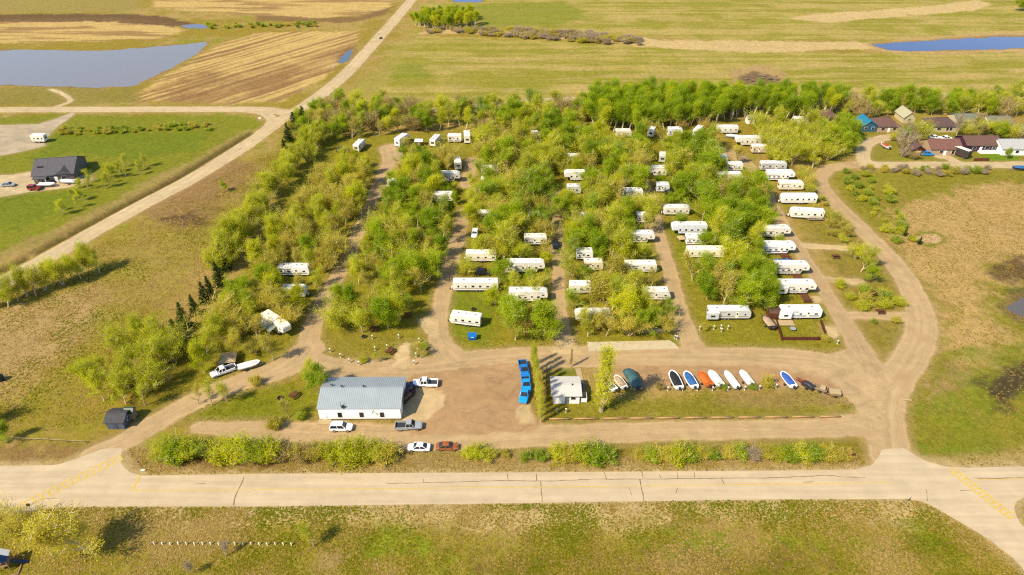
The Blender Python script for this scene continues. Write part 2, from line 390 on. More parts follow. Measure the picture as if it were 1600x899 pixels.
    zone([(1280,330),(1340,352),(1400,420),(1428,480),(1418,560),(1385,565),(1350,530),(1290,420),(1240,330)], alb((148,132,44)), 4, 3, 0.8, 23)
    # left clearing between the gravel road and the camp
    zone([(440,225),(380,330),(300,430),(180,540),(-100,640),(-100,500),(150,390),(300,300),(400,235)], alb((170,150,66)), 6, 6, 0.7, 24)
    zone([(-100,520),(60,470),(160,440),(120,520),(40,600),(-100,640)], alb((194,158,104)), 6, 6, 0.85, 25)
    zone([(190,330),(300,255),(360,240),(400,262),(340,330),(300,352),(240,345)], alb((166,128,82)), 6, 5, 0.9, 26)
    zone([(255,342),(300,330),(332,338),(326,352),(270,350)], DARK, 4, 4, 0.85, 27)
    zone([(-100,650),(40,620),(140,560),(170,500),(260,460),(240,560),(150,640),(190,680),(-100,690)], alb((156,142,40)), 6, 6, 0.8, 28)
    zone([(200,560),(310,520),(330,560),(270,620),(200,655)], alb((116,108,30)), 5, 4, 0.6, 29)
    # lawn of the house on the left
    zone([(-100,180),(250,178),(400,182),(412,200),(330,245),(180,318),(60,380),(-100,430)], alb((140,140,30)), 4, 4, 0.95, 30)
    zone([(60,210),(220,208),(330,206),(300,236),(230,246),(110,240),(60,250)], alb((120,134,24)), 4, 4, 0.8, 31)
    zone([(-100,310),(60,300),(150,292),(130,318),(40,352),(-100,372)], alb((120,134,24)), 4, 4, 0.75, 32)
    zone([(410,208),(380,228),(200,322),(100,372),(-60,440),(-100,450),(-100,420),(60,372),(200,300),(330,232),(390,200)], alb((178,150,88)), 3, 3, 0.75, 33)
    # stubble fields
    ang = math.atan2(*(np.array(W(540, 60)) - np.array(W(230, 150)))[::-1])
    acr = -np.sin(ang) * X + np.cos(ang) * Y
    stripes = 0.62 * vnoise(acr * 0.5 + mid * 1.2, acr * 0 + 2, 7) + 0.38 * fbm(acr * 0.16 + mid, (np.cos(ang) * X + np.sin(ang) * Y) * 0.02, 8, 3)
    def stub1():
        c = lerp(np.tile(STUB, (len(X), 1)), np.tile(alb((164,124,76)), (len(X), 1)), sstep(0.40, 0.66, stripes * 0.68 + big * 0.12 + mid * 0.20))
        return c
    zone([(200,158),(235,132),(300,94),(350,66),(400,52),(560,48),(556,80),(500,126),(440,158),(340,163)], stub1, 3, 2, 1.0, 40)
    zone([(215,160),(260,122),(330,112),(400,128),(330,150)], alb((150,108,66)), 6, 5, 0.6, 41, 0.2)
    def stub2():
        return lerp(np.tile(STUB, (len(X), 1)), np.tile(alb((176,138,84)), (len(X), 1)), sstep(0.46, 0.66, str_))
    zone([(-120,32),(180,28),(260,34),(290,48),(240,62),(-120,70)], stub2, 4, 3, 0.95, 42)
    zone([(-120,24),(180,22),(250,24),(310,38),(270,42),(180,34),(-120,36)], alb((110,78,54)), 3, 3, 0.85, 43)
    zone([(240,-10),(620,-10),(600,20),(480,30),(330,20),(240,12)], stub2, 4, 3, 0.95, 44)
    zone([(400,24),(500,28),(560,26),(620,8),(600,24),(540,36),(400,33)], alb((140,102,66)), 3, 3, 0.8, 45)
    zone([(-120,-10),(230,-10),(200,18),(-120,22)], alb((172,150,78)), 4, 4, 0.9, 46)
    zone([(-120,134),(180,137),(230,128),(210,160),(130,166),(-120,166)], alb((150,136,60)), 4, 4, 0.8, 47)
    # hay fields beyond the camp
    arc = fbm(X * 0.012, Y * 0.26, 63, 3)
    def hay():
        c = lerp(np.tile(alb((196,172,92)), (len(X), 1)), np.tile(alb((162,152,50)), (len(X), 1)), sstep(0.34, 0.60, 0.55 * arc + 0.45 * mid))
        return lerp(c, np.tile(alb((206,176,108)), (len(X), 1)), sstep(0.52, 0.7, str_) * 0.6)
    zone([(580,150),(620,66),(660,56),(860,62),(1120,80),(1400,84),(1700,82),(1700,146),(1300,146),(920,150),(700,160)], hay, 4, 4, 1.0, 48)
    zone([(660,6),(900,-10),(1700,-10),(1700,48),(1400,62),(1100,62),(850,45),(750,40)], hay, 4, 4, 1.0, 49)
    zone([(680,12),(880,2),(920,26),(860,42),(760,40)], alb((146,148,40)), 5, 5, 0.8, 50)
    zone([(600,100),(660,100),(680,120),(620,122)], alb((136,144,30)), 4, 4, 0.7, 51)
    zone([(640,54),(720,52),(860,60),(1040,76),(1180,82),(1360,76),(1700,82),(1700,72),(1400,82),(1360,66),(1180,64),(1030,64),(1000,58),(820,50),(700,44)], REED, 3, 3, 0.9, 52)
    zone([(1220,30),(1300,20),(1450,10),(1530,0),(1548,6),(1520,18),(1400,26),(1300,36)], REED, 3, 3, 0.95, 53)
    zone([(1340,70),(1420,60),(1560,50),(1700,46),(1700,80),(1480,84),(1390,84)], alb((206,170,112)), 3, 3, 0.8, 54)
    zone([(1138,112),(1180,100),(1225,110),(1235,130),(1200,140),(1150,132)], alb((196,160,104)), 3, 2, 0.9, 55)
    zone([(1148,120),(1180,112),(1222,124),(1226,136),(1190,136),(1160,130)], alb((120,92,72)), 3, 2, 0.8, 56)
    zone([(520,150),(560,130),(640,60),(640,30),(660,30),(640,70),(600,140),(580,158)], alb((176,158,72)), 4, 4, 0.8, 57)
    # pasture on the right
    zone([(1300,270),(1600,266),(1700,266),(1700,700),(1480,720),(1410,690),(1420,600),(1470,540),(1450,480),(1400,400),(1320,320)], alb((150,140,42)), 4, 3, 0.95, 58)
    zone([(1400,330),(1480,300),(1600,286),(1700,280),(1700,400),(1560,420),(1560,500),(1600,520),(1540,560),(1500,545),(1470,500),(1440,440),(1400,380)], alb((204,166,104)), 8, 9, 0.95, 59)
    zone([(1450,600),(1490,572),(1520,590),(1490,622),(1450,636)], alb((186,148,98)), 5, 4, 0.9, 60)
    zone([(1460,560),(1560,540),(1700,520),(1700,700),(1440,700),(1420,670)], alb((128,140,24)), 6, 5, 0.75, 61, 0.25)
    zone([(1525,600),(1560,592),(1570,575),(1610,570),(1620,610),(1580,620),(1590,648),(1555,642),(1545,618)], alb((84,70,48)), 3, 4, 0.95, 62)
    zone([(1555,432),(1580,408),(1620,398),(1640,440),(1580,440)], alb((104,78,54)), 4, 4, 0.9, 63)
    zone([(1560,480),(1590,452),(1640,450),(1640,510),(1600,512)], alb((92,104,40)), 4, 4, 0.95, 64)
    zone([(1440,715),(1600,700),(1700,700),(1700,727),(1510,730),(1470,727)], alb((188,158,98)), 2, 2, 0.85, 65)
    zone([(1410,690),(1480,700),(1560,690),(1560,705),(1440,712)], alb((128,138,28)), 3, 2, 0.8, 66)
    zone([(1424,372),(1436,361),(1462,361),(1482,371),(1474,384),(1444,386)], alb((140,138,36)), 1.5, 1.0, 0.9, 167)
    zone([(1432,372),(1442,366),(1462,366),(1474,372),(1468,380),(1446,382)], alb((222,184,134)), 0.8, 0.2, 1.0, 67)
    zone([(1310,200),(1700,190),(1700,254),(1340,254)], alb((146,140,44)), 4, 3, 0.8, 68)
    zone([(1535,240),(1590,240),(1590,252),(1535,252)], alb((116,148,20)), 2, 1, 0.9, 69)
    # darker tone down the ditch beside the gravel road
    d = local(_ditchL, X, Y, 12, lambda a, b_: sd_line(_ditchL, 0.0, a, b_))
    col = lerp(col, np.tile(alb((86,72,26)), (len(X), 1)), 0.85 * np.exp(-(np.minimum(d, 0) / 1.5) ** 2) * sstep(0.3, 0.5, sm + 0.12))
    # mud round the water
    for n_, P in WATW:
        s = local(P, X, Y, 20, lambda a, b_: sd_poly(P, a, b_))
        col = lerp(col, np.tile(alb((150,116,80)), (len(X), 1)), sstep(-4, -0.5, s + (mid - 0.5) * 5) * 0.7)
    # crumbled shoulder along the pavement
    col = lerp(col, np.tile(alb((206,176,124)), (len(X), 1)), sstep(-2.0, -0.2, paved + (sm - 0.5) * 2.4) * 0.8)
    col *= (0.88 + 0.24 * sm)[:, None]
    gcols = np.array([alb(g[1]) for g in GEO] + [alb(TAN)])
    gcol = gcols[gi]
    isP = np.array([g[2] == 'P' for g in GEO] + [False])[gi]
    trk = np.where(isP, 7 * fbm(X * 0.07, Y * 0.11, 77, 4), grav)
    # blend between neighbouring gravel colours
    gcol = gcol * (0.92 + 0.16 * mid)[:, None]
    # ---- cut the sheet along road edges
    vid = np.full((ny, nx), -1); vid[used] = np.arange(len(X))
    cj, ci = np.nonzero(cell)
    q = np.stack([vid[cj, ci], vid[cj, ci + 1], vid[cj + 1, ci + 1], vid[cj + 1, ci]], 1)
    names = [g[0] for g in GEO]
    attrs = np.concatenate([np.stack([X, Y, z, grav, paved], 1), col, gcol, trk[:, None]], 1)
    extra = []; nbase = len(X)
    regions = {}
    def add(name, f): regions.setdefault(name, []).append(f)
    pv = paved[q]; gv = grav[q]; gcell = gi[q[:, 0]]
    p_in = (pv > 0).all(1); p_out = (pv <= 0).all(1); g_in = (gv > 0).all(1); g_out = (gv <= 0).all(1)
    whole = {}
    whole['paved_road'] = q[p_in]
    whole['ground'] = q[p_out & g_out]
    for nm in sorted(set(names)):
        ids = [i for i, s_ in enumerate(names) if s_ == nm]
        whole[nm] = q[p_out & g_in & np.isin(gcell, ids)]
    mixed = np.nonzero(~(p_in | (p_out & (g_in | g_out))))[0]
    cache = {}
    alist = attrs
    def getv(i): return alist[i] if i < nbase else extra[i - nbase]
    def cutv(a, b_, k):
        key = (min(a, b_), max(a, b_), k)
        if key in cache: return cache[key]
        A, B = getv(a), getv(b_); t = A[k] / (A[k] - B[k])
        v = A + (B - A) * t; v[k] = 0
        extra.append(v); cache[key] = nbase + len(extra) - 1; return cache[key]
    def clip(poly, k, sign):
        out = []
        for i in range(len(poly)):
            a, b_ = poly[i], poly[(i + 1) % len(poly)]
            va, vb = getv(a)[k] * sign, getv(b_)[k] * sign
            ia, ib = (va > 0) if sign > 0 else (va >= 0), (vb > 0) if sign > 0 else (vb >= 0)
            if ia: out.append(a)
            if ia != ib and abs(va - vb) > 1e-9: out.append(cutv(a, b_, k))
        r = []
        for v in out:
            if not r or r[-1] != v: r.append(v)
        if len(r) > 1 and r[0] == r[-1]: r.pop()
        return r if len(r) >= 3 else None
    for c in mixed:
        poly = [int(v) for v in q[c]]
        pin = clip(poly, 4, 1); pout = clip(poly, 4, -1)
        if pin: add('paved_road', pin)
        if pout:
            gin = clip(pout, 3, 1); gout = clip(pout, 3, -1)
            if gin: add(names[gcell[c]] if gcell[c] >= 0 else 'access_road', gin)
            if gout: add('ground', gout)
    allv = np.concatenate([attrs, np.array(extra)]) if extra else attrs
    for nm in ['ground'] + [k for k in whole if k != 'ground']:
        qs = whole[nm]; ex = regions.get(nm, [])
        loops = np.concatenate([qs.reshape(-1)] + [np.array(f) for f in ex]).astype(np.int64) if ex else qs.reshape(-1)
        sizes = np.concatenate([np.full(len(qs), 4), np.array([len(f) for f in ex], int)]) if ex else np.full(len(qs), 4)
        if len(loops) == 0: continue
        u, inv = np.unique(loops, return_inverse=True)
        V = allv[u]
        me = bpy.data.meshes.new(nm)
        me.vertices.add(len(u)); me.vertices.foreach_set('co', V[:, :3].astype(np.float32).ravel())
        me.loops.add(len(loops)); me.loops.foreach_set('vertex_index', inv.astype(np.int32))
        me.polygons.add(len(sizes)); st = np.concatenate([[0], np.cumsum(sizes)[:-1]])
        me.polygons.foreach_set('loop_start', st.astype(np.int32))
        try: me.polygons.foreach_set('loop_total', sizes.astype(np.int32))
        except Exception: pass
        a = me.attributes.new('Col', 'FLOAT_COLOR', 'POINT'); a.data.foreach_set('color', np.concatenate([V[:, 5:8], np.ones((len(u), 1))], 1).astype(np.float32).ravel())
        a = me.attributes.new('GCol', 'FLOAT_COLOR', 'POINT'); a.data.foreach_set('color', np.concatenate([V[:, 8:11], np.ones((len(u), 1))], 1).astype(np.float32).ravel())
        a = me.attributes.new('grav', 'FLOAT', 'POINT'); a.data.foreach_set('value', V[:, 3].astype(np.float32))
        a = me.attributes.new('trk', 'FLOAT', 'POINT'); a.data.foreach_set('value', V[:, 11].astype(np.float32))
        me.update(calc_edges=True); me.validate()
        me.polygons.foreach_set('use_smooth', np.ones(len(me.polygons), bool))
        me.materials.append(M_ASPH if nm == 'paved_road' else M_GROUND)
        o = bpy.data.objects.new(nm, me); COL.objects.link(o)
        o['kind'] = 'structure'
        o['label'] = {'ground': 'dry spring grass and bare earth of the open prairie', 'paved_road': 'pale old paved road across the foreground',
            'gravel_road': 'wide pale gravel road running diagonally on the left', 'farm_track': 'narrow gravel track beyond the tree belt',
            'campground_lane': 'packed earth lanes between the camp sites', 'access_road': 'tan gravel access road around the campground',
            'village_road': 'gravel road in front of the cottages', 'driveway': 'short gravel driveways off the lanes',
            'dirt_yard': 'brown packed dirt yard', 'gravel_pad': 'sandy gravel parking pads'}[nm]
    return
build_ground()
# land beyond the sheet, out to the horizon
me = bpy.data.meshes.new('terrain')
me.from_pydata([(-5000, -1500, -1.6), (5000, -1500, -1.6), (5000, 5000, -1.6), (-5000, 5000, -1.6)], [], [(0, 1, 2, 3)])
me.materials.append(plain('far_prairie', (176, 150, 84), 0.95, var=0.3, scale=0.01))
o = bpy.data.objects.new('terrain', me); COL.objects.link(o); o['kind'] = 'structure'; o['label'] = 'flat prairie reaching to the horizon'

# water
for i, (nm, P) in enumerate(WATW):
    c = P.mean(0); d = P - c; ln = np.linalg.norm(d, axis=1, keepdims=True)
    Q = P + d / ln * 5.0
    me = bpy.data.meshes.new(nm); me.from_pydata([(x, y, 0) for x, y in Q], [], [list(range(len(Q)))])
    me.materials.append(water_material('pond_water', [(0.15, 0.135, 0.13), (0.02, 0.035, 0.12), (0.03, 0.05, 0.14), (0.08, 0.08, 0.1), (0.09, 0.08, 0.07), (0.05, 0.08, 0.12)][i]))
    o = bpy.data.objects.new(nm, me); COL.objects.link(o); o.location.z = -0.22; o['kind'] = 'structure'
    o['label'] = ['grey pond beside the stubble field', 'narrow blue pond in the reeds', 'blue pond at the top edge', 'thin puddle in the dark field', 'dark pool in the marshy pasture at the right edge', 'ditch puddle beside the gravel road'][i]

# ------------------------------------------------------------------ mesh building
class MB:
    def __init__(s): s.v = []; s.f = []
    def add(s, vs, fs):
        b = len(s.v); s.v += [tuple(map(float, v)) for v in vs]; s.f += [tuple(b + i for i in f) for f in fs]; return s
    def box(s, x0, x1, y0, y1, z0, z1):
        return s.add([(x0,y0,z0),(x1,y0,z0),(x1,y1,z0),(x0,y1,z0),(x0,y0,z1),(x1,y0,z1),(x1,y1,z1),(x0,y1,z1)],
              [(0,3,2,1),(4,5,6,7),(0,1,5,4),(1,2,6,5),(2,3,7,6),(3,0,4,7)])
    def bar(s, a, b, t=0.08, t2=None):
        a = Vector(a); b = Vector(b); d = (b - a).normalized(); t2 = t2 or t
        u = d.cross(Vector((0, 0, 1)))
        if u.length < 1e-3: u = Vector((1, 0, 0))
        u.normalize(); w_ = u.cross(d)
        vs = [p + u * sx_ * t / 2 + w_ * sy_ * t2 / 2 for p in (a, b) for sx_, sy_ in ((-1,-1),(1,-1),(1,1),(-1,1))]
        return s.add(vs, [(0,1,2,3),(7,6,5,4),(0,4,5,1),(1,5,6,2),(2,6,7,3),(3,7,4,0)])
    def tube(s, pts, rad, n=6, cap=True):
        rings = []; pts = [Vector(p) for p in pts]
        for i, p in enumerate(pts):
            d = (pts[min(i+1, len(pts)-1)] - pts[max(i-1, 0)]).normalized()
            u = d.cross(Vector((0.3, 0.1, 1)) if abs(d.z) < 0.95 else Vector((1, 0, 0))).normalized(); w_ = d.cross(u)
            r = rad[i] if hasattr(rad, '__len__') else rad
            rings.append([p + (u * math.cos(k * 2 * math.pi / n) + w_ * math.sin(k * 2 * math.pi / n)) * r for k in range(n)])
        return s.loft(rings, cap)
    def loft(s, rings, cap=True, closed=True):
        n = len(rings[0]); vs = [p for r in rings for p in r]; fs = []
        for i in range(len(rings) - 1):
            for k in range(n if closed else n - 1):
                a = i * n + k; b = i * n + (k + 1) % n
                fs.append((a, b, b + n, a + n))
        if cap: fs += [tuple(range(n - 1, -1, -1)), tuple(range((len(rings) - 1) * n, len(rings) * n))]
        return s.add(vs, fs)
    def prism(s, prof, y0, y1, axis='y', inset=0.0, ch=0.0):
        """profile in x,z extruded along y, with optional chamfered ends"""
        c = np.mean(np.array(prof), 0)
        def ring(y, k): return [(c[0] + (p[0] - c[0]) * k[0], y, c[1] + (p[1] - c[1]) * k[1]) for p in prof]
        ex = max(p[0] for p in prof) - min(p[0] for p in prof); ez = max(p[1] for p in prof) - min(p[1] for p in prof)
        if ch:
            k = (1 - 2 * ch / ex, 1 - 2 * ch / ez)
            return s.loft([ring(y0, k), ring(y0 + ch, (1, 1)), ring(y1 - ch, (1, 1)), ring(y1, k)])
        return s.loft([ring(y0, (1, 1)), ring(y1, (1, 1))])
    def cyl(s, c, r, h, axis='z', n=12):
        c = Vector(c); ax = {'x': Vector((1,0,0)), 'y': Vector((0,1,0)), 'z': Vector((0,0,1))}[axis]
        return s.tube([c - ax * h / 2, c + ax * h / 2], r, n)
    def mesh(s, name, mat=None, smooth=False):
        me = bpy.data.meshes.new(name); me.from_pydata(s.v, [], s.f); me.update()
        import bmesh
        bm = bmesh.new(); bm.from_mesh(me); bmesh.ops.recalc_face_normals(bm, faces=bm.faces); bm.to_mesh(me); bm.free()
        if mat: me.materials.append(mat)
        if smooth: me.polygons.foreach_set('use_smooth', np.ones(len(me.polygons), bool))
        return me
def thing(name, label, cat, loc=(0,0,0), rz=0.0, group=None, scale=1.0, kind=None):
    o = bpy.data.objects.new(name, None); COL.objects.link(o)
    o.empty_display_size = 0.5
    o.location = loc; o.rotation_euler = (0, 0, rz); o.scale = (scale,) * 3 if not hasattr(scale, '__len__') else scale
    if label: o['label'] = label
    if cat: o['category'] = cat
    if group: o['group'] = group
    if kind: o['kind'] = kind
    return o
def part(name, me, parent, mat=None, label=None, loc=None):
    o = bpy.data.objects.new(name, me); COL.objects.link(o); o.parent = parent
    if loc: o.location = loc
    if mat is not None and me.materials and me.materials[0] is not mat:
        o.material_slots[0].link = 'OBJECT'; o.material_slots[0].material = mat
    if label: o['label'] = label
    return o
def stamp(tpl, root, mats=None):
    """tpl: list of (part name, mesh, material key or material, [sub parts])"""
    for nm, me, mat, subs in tpl:
        m = mats.get(mat) if isinstance(mat, str) else mat
        p = part(nm, me, root, m)
        for n2, me2, mat2, _ in subs:
            part(n2, me2, p, mats.get(mat2) if isinstance(mat2, str) else mat2)
def P_(nm, mb, mat, subs=(), smooth=False):
    return (nm, mb.mesh(nm, mat if not isinstance(mat, str) else M_WHITE, smooth), mat, list(subs))

M_WHITE = plain('white_paint', (.72, .71, .68), 0.35, var=0.06, scale=1.2, raw=True)
M_WHITE2 = plain('warm_white_paint', (.64, .60, .52), 0.4, var=0.12, scale=.8, raw=True)
M_WHITE3 = plain('cool_white_paint', (.58, .60, .62), 0.4, var=0.12, scale=.8, raw=True)
M_CREAM = plain('cream_paint', (.72, .66, .52), 0.45, var=0.08, scale=1.2, raw=True)
M_ROOFW = plain('white_roof_membrane', (.70, .69, .65), 0.6, var=0.18, scale=0.9, raw=True)
M_ROOFG = plain('grey_roof_membrane', (.55, .54, .51), 0.6, var=0.15, scale=0.8, raw=True)
M_GLASS = plain('dark_glass', (0.015, 0.017, 0.02), 0.08, var=0.0, spec=0.6, raw=True)
M_TYRE = plain('tyre_rubber', (0.02, 0.02, 0.02), 0.85, raw=True)
M_RIM = plain('alloy_rim', (0.45, 0.45, 0.46), 0.35, metal=0.8, raw=True)
M_DKMET = plain('dark_steel', (0.05, 0.05, 0.055), 0.5, metal=0.5, raw=True)
M_GALV = plain('galvanised_steel', (0.42, 0.42, 0.42), 0.45, metal=0.7, raw=True)
M_GREYP = plain('grey_plastic', (150, 146, 138), 0.5)
M_WOOD = plain('weathered_wood', (178, 140, 96), 0.8, var=0.25, scale=4, bump=0.3)
M_DECK = plain('brown_stained_wood', (120, 66, 38), 0.75, var=0.25, scale=4)
M_REDW = plain('red_brown_boards', (112, 50, 34), 0.75, var=0.22, scale=4)
M_TANW = plain('tan_deck_boards', (214, 184, 136), 0.75, var=0.18, scale=3)
M_GREYW = plain('silvered_boards', (170, 150, 124), 0.85, var=0.3, scale=3)
M_LOG = plain('peeled_log', (206, 158, 104), 0.8, var=0.25, scale=2)
M_YEL = plain('yellow_road_paint', (244, 204, 92), 0.7, var=0.18, scale=1.5)
M_TAR = plain('crack_sealant', (136, 110, 84), 0.8, var=0.3, scale=1.0)
M_CONC = plain('pale_concrete', (228, 206, 164), 0.85, var=0.12, scale=0.6)

# ------------------------------------------------------------------ paint and cracks on the paved road (thin sheets a few mm up)
paved = bpy.data.objects['paved_road']
def strip(name, px, wid, mat, z=0.012, jag=0.0, seed=0, wpts=None):
    rnd = random.Random(seed)
    P = [Vector((*W(*p), z)) for p in px] if wpts is None else [Vector((*p, z)) for p in wpts]
    if jag:
        Q = []
        for a, b in zip(P[:-1], P[1:]):
            n = max(1, int((b - a).length / 0.9))
            for k in range(n):
                Q.append(a.lerp(b, k / n) + Vector((rnd.uniform(-jag, jag), rnd.uniform(-jag, jag), 0)))
        Q.append(P[-1]); P = Q
    vs = []; fs = []
    for i, p in enumerate(P):
        d = (P[min(i+1, len(P)-1)] - P[max(i-1, 0)]).normalized(); nrm = Vector((-d.y, d.x, 0))
        w_ = wid * (rnd.uniform(0.6, 1.3) if jag else 1)
        vs += [p + nrm * w_ / 2, p - nrm * w_ / 2]
        if i: fs.append((2*i-2, 2*i-1, 2*i+1, 2*i))
    return MB().add(vs, fs).mesh(name, mat)
def on_road(name, me):
    o = bpy.data.objects.new(name, me); COL.objects.link(o); o.parent = paved; return o
on_road('centre_line', strip('centre_line', [(206,767),(800,762),(1200,757),(1392,754)], 0.16, M_YEL))
on_road('centre_line', strip('centre_line', [(1524,749.5),(1800,746)], 0.16, M_YEL))
on_road('stop_line', strip('stop_line', [(219,743.5),(205.5,767)], 0.4, M_YEL, 0.016))
def ladder(a, b, wd, n):
    A = Vector((*W(*a), 0)); B = Vector((*W(*b), 0)); d = (B - A).normalized(); nr = Vector((-d.y, d.x, 0))
    mb = MB(); zz = Vector((0, 0, 0.013))
    def quad(p, q, t):
        dd = (q - p).normalized(); m = Vector((-dd.y, dd.x, 0)) * t / 2
        mb.add([p + m + zz, p - m + zz, q - m + zz, q + m + zz], [(0, 1, 2, 3)])
    for s_ in (-1, 1): quad(A + nr * s_ * wd / 2, B + nr * s_ * wd / 2, 0.26)
    zz = Vector((0, 0, 0.017))
    for k in range(n):
        p = A.lerp(B, k / (n - 1)); quad(p - nr * wd / 2, p + nr * wd / 2, 0.32)
    return mb.mesh('crosswalk', M_YEL)
on_road('crosswalk', ladder((189, 715), (28, 794), 1.7, 15))
on_road('crosswalk', ladder((1488, 734), (1580, 808), 1.7, 15))
for k, (pts, wd) in enumerate([
  ([(381,745),(378,755),(371,768),(366,780),(365,790)], .16), ([(603,755.5),(660,754.8),(790,751)], .12), ([(790,751),(842,752),(865,751.5),(930,749),(1000,749),(1085,748),(1180,747)], .14),
  ([(1180,747.5),(1225,746),(1290,743),(1320,745.5),(1352,746)], .13), ([(845,752),(846,768),(847,785)], .16), ([(838,741),(838.5,751)], .12), ([(944,738),(948,750)], .12),
  ([(1003,737),(1005,748)], .14), ([(1000,749),(1003,765),(1006,783)], .18), ([(1058,738),(1059,748)], .1), ([(1085,738),(1085.5,748.5)], .1), ([(1030,742),(1033,748)], .1),
  ([(983,762),(987,774)], .1), ([(1059,763),(1056,771)], .09), ([(1127,747),(1132,757)], .1), ([(792,740),(794,750)], .12), ([(662,748),(662,754)], .09), ([(1447,765),(1449,783)], .12),
  ([(1523,747),(1560,748),(1600,746),(1700,744)], .14), ([(1255,754),(1272,753)], .12), ([(1500,767),(1525,766)], .1), ([(305,756.5),(320,756)], .12), ([(60,780),(95,778.5)], .08)]):
    on_road('sealed_crack', strip('sealed_crack', pts, wd, M_TAR, 0.008, 0.07, k))
# poured pad beside the lane
pp = Wp([(917,535),(1046,532),(1054,537),(1061,545),(920,549)])
mb = MB(); n = len(pp)
mb.add([(x, y, -0.05) for x, y in pp] + [(x, y, 0.05) for x, y in pp], [tuple(range(n, 2*n))] + [(i, (i+1) % n, n + (i+1) % n, n + i) for i in range(n)])
o = bpy.data.objects.new('concrete_pad', mb.mesh('concrete_pad', M_CONC)); COL.objects.link(o); o['kind'] = 'structure'; o['label'] = 'long pale concrete pad beside the main lane'

# ------------------------------------------------------------------ trailers and motor homes
RVW = 2.5
M_TRIM = {k: plain('stripe_' + k, c, 0.4) for k, c in dict(grey=(140,134,126), brown=(128,92,58), blue=(62,84,128), red=(140,48,36), tan=(206,180,136), black=(52,50,50)).items()}
_rv = {}
def arc(cx, cz, r, a0, a1, n=4): return [(cx + r * math.cos(R(a0 + (a1 - a0) * i / n)), cz + r * math.sin(R(a0 + (a1 - a0) * i / n))) for i in range(n + 1)]
def rv_template(kind, L, slide, awn, var):
    key = (kind, round(L * 2) / 2, slide, awn, var)
    if key in _rv: return _rv[key]
    L = max(4.0, round(L * 2) / 2); h = L / 2; rnd = random.Random(hash((kind, L, slide, var)) & 0xffff)
    Hh = 3.25 if kind != 'fifth' else 3.75
    zb = 0.62
    if kind == 'fifth':
        k = h - 2.3
        prof = [(-h + .05, zb), (k, zb), (k + .25, 1.75), (h - .15, 1.75)] + arc(h - .75, Hh - 1.0, .75, -20, 75, 4) + [(h - 1.3, Hh)] + arc(-h + .3, Hh - .3, .3, 90, 180, 3)
    elif kind == 'motor':
        prof = [(-h + .05, .55), (h - .1, .5)] + arc(h - .35, 1.6, .35, -20, 30, 2) + [(h - .55, Hh - .3)] + arc(h - .95, Hh - .35, .35, 30, 90, 2) + arc(-h + .25, Hh - .25, .25, 90, 180, 3)
    else:
        r = 1.0 if var % 2 == 0 else 0.45
        prof = [(-h + .15, zb), (h - .5, zb)] + arc(h - .55, zb + .55, .55, -70, 0, 3) + arc(h - r, Hh - r, r, 8, 90, 4) + arc(-h + .35, Hh - .35, .35, 90, 180, 3)
    yw = RVW / 2
    body = MB().prism(prof, -yw, yw, ch=0.09)
    tpl = [P_('body', body, 'body')]
    # roof membrane, vents, air conditioner
    rx0, rx1 = -h + .35, (h - 1.35 if kind != 'motor' else h - 1.1)
    roofm = MB().box(rx0, rx1, -yw + .16, yw - .16, Hh - .03, Hh + .02)
    ac = MB().prism([(-.45, 0), (.45, 0), (.38, .26), (-.3, .28), (-.45, .15)], -.33, .33)
    ac.v = [(x + L * .05, y, z + Hh + .02) for x, y, z in ac.v]
    vents = []
    for q in (-.3, .26):
        v_ = MB().box(L * q - .2, L * q + .2, -.2, .2, Hh + .02, Hh + .12); vents.append(P_('roof_vent', v_, M_GREYP))
    tpl.append(P_('roof', roofm, 'roof', [P_('air_conditioner', ac, M_WHITE)] + vents))
    # windows and door on both long sides
    slots = np.linspace(-h + 1.0, h - (2.6 if kind == 'fifth' else 1.5), max(3, int(L / 2)))
    di = len(slots) - 2
    sl = slots[0] if slide else None
    for sy_ in (-1, 1):
        for i, sx_ in enumerate(slots):
            if sy_ == -1 and i == di:
                d_ = MB().box(sx_ - .34, sx_ + .34, sy_ * yw - .03, sy_ * yw + .03, zb + .12, zb + 2.0)
                g = MB().box(sx_ - .2, sx_ + .2, sy_ * yw - .045, sy_ * yw + .045, zb + 1.2, zb + 1.75)
                tpl.append(P_('door', d_, M_CREAM, [P_('door_pane', g, M_GLASS)]))
                continue
            if sy_ == -1 and slide and abs(sx_ - sl) < 2.2: continue
            ww = rnd.choice((.45, .6, .75)); hh = rnd.choice((.45, .6))
            tpl.append(P_('window', MB().box(sx_ - ww / 2, sx_ + ww / 2, sy_ * yw - .025, sy_ * yw + .025, 1.65, 1.65 + hh), M_GLASS))
    if kind == 'fifth':
        tpl.append(P_('window', MB().box(h - 1.6, h - 1.0, -yw - .025, -yw + .02, 2.4, 2.75), M_GLASS))
    # front or rear window
    tpl.append(P_('window', MB().box(-h - .02, -h + .1, -.6, .6, 1.7, 2.3), M_GLASS))
    if kind == 'motor':
        tpl.append(P_('windshield', MB().add([(h - .03, -1.0, 1.75), (h - .03, 1.0, 1.75), (h - .48, .95, 2.75), (h - .48, -.95, 2.75), (h - .2, -1.0, 1.7), (h - .2, 1.0, 1.7), (h - .65, .95, 2.7), (h - .65, -.95, 2.7)],
             [(0,1,2,3),(4,7,6,5),(0,4,5,1),(2,6,7,3),(0,3,7,4),(1,5,6,2)]), M_GLASS))
    # coloured bands
    e = 2.3 if kind == 'fifth' else .6
    tpl.append(P_('stripe', MB().box(-h + .25, h - e, -yw - .012, -yw + .02, 1.12, 1.40), 'trim'))
    tpl.append(P_('stripe', MB().box(-h + .25, -h + .25 + L * .4, -yw - .014, -yw + .02, 2.42, 2.62), 'trim'))
    tpl.append(P_('stripe', MB().box(-h + .25, h - e, yw - .02, yw + .012, 1.28, 1.42), 'trim'))
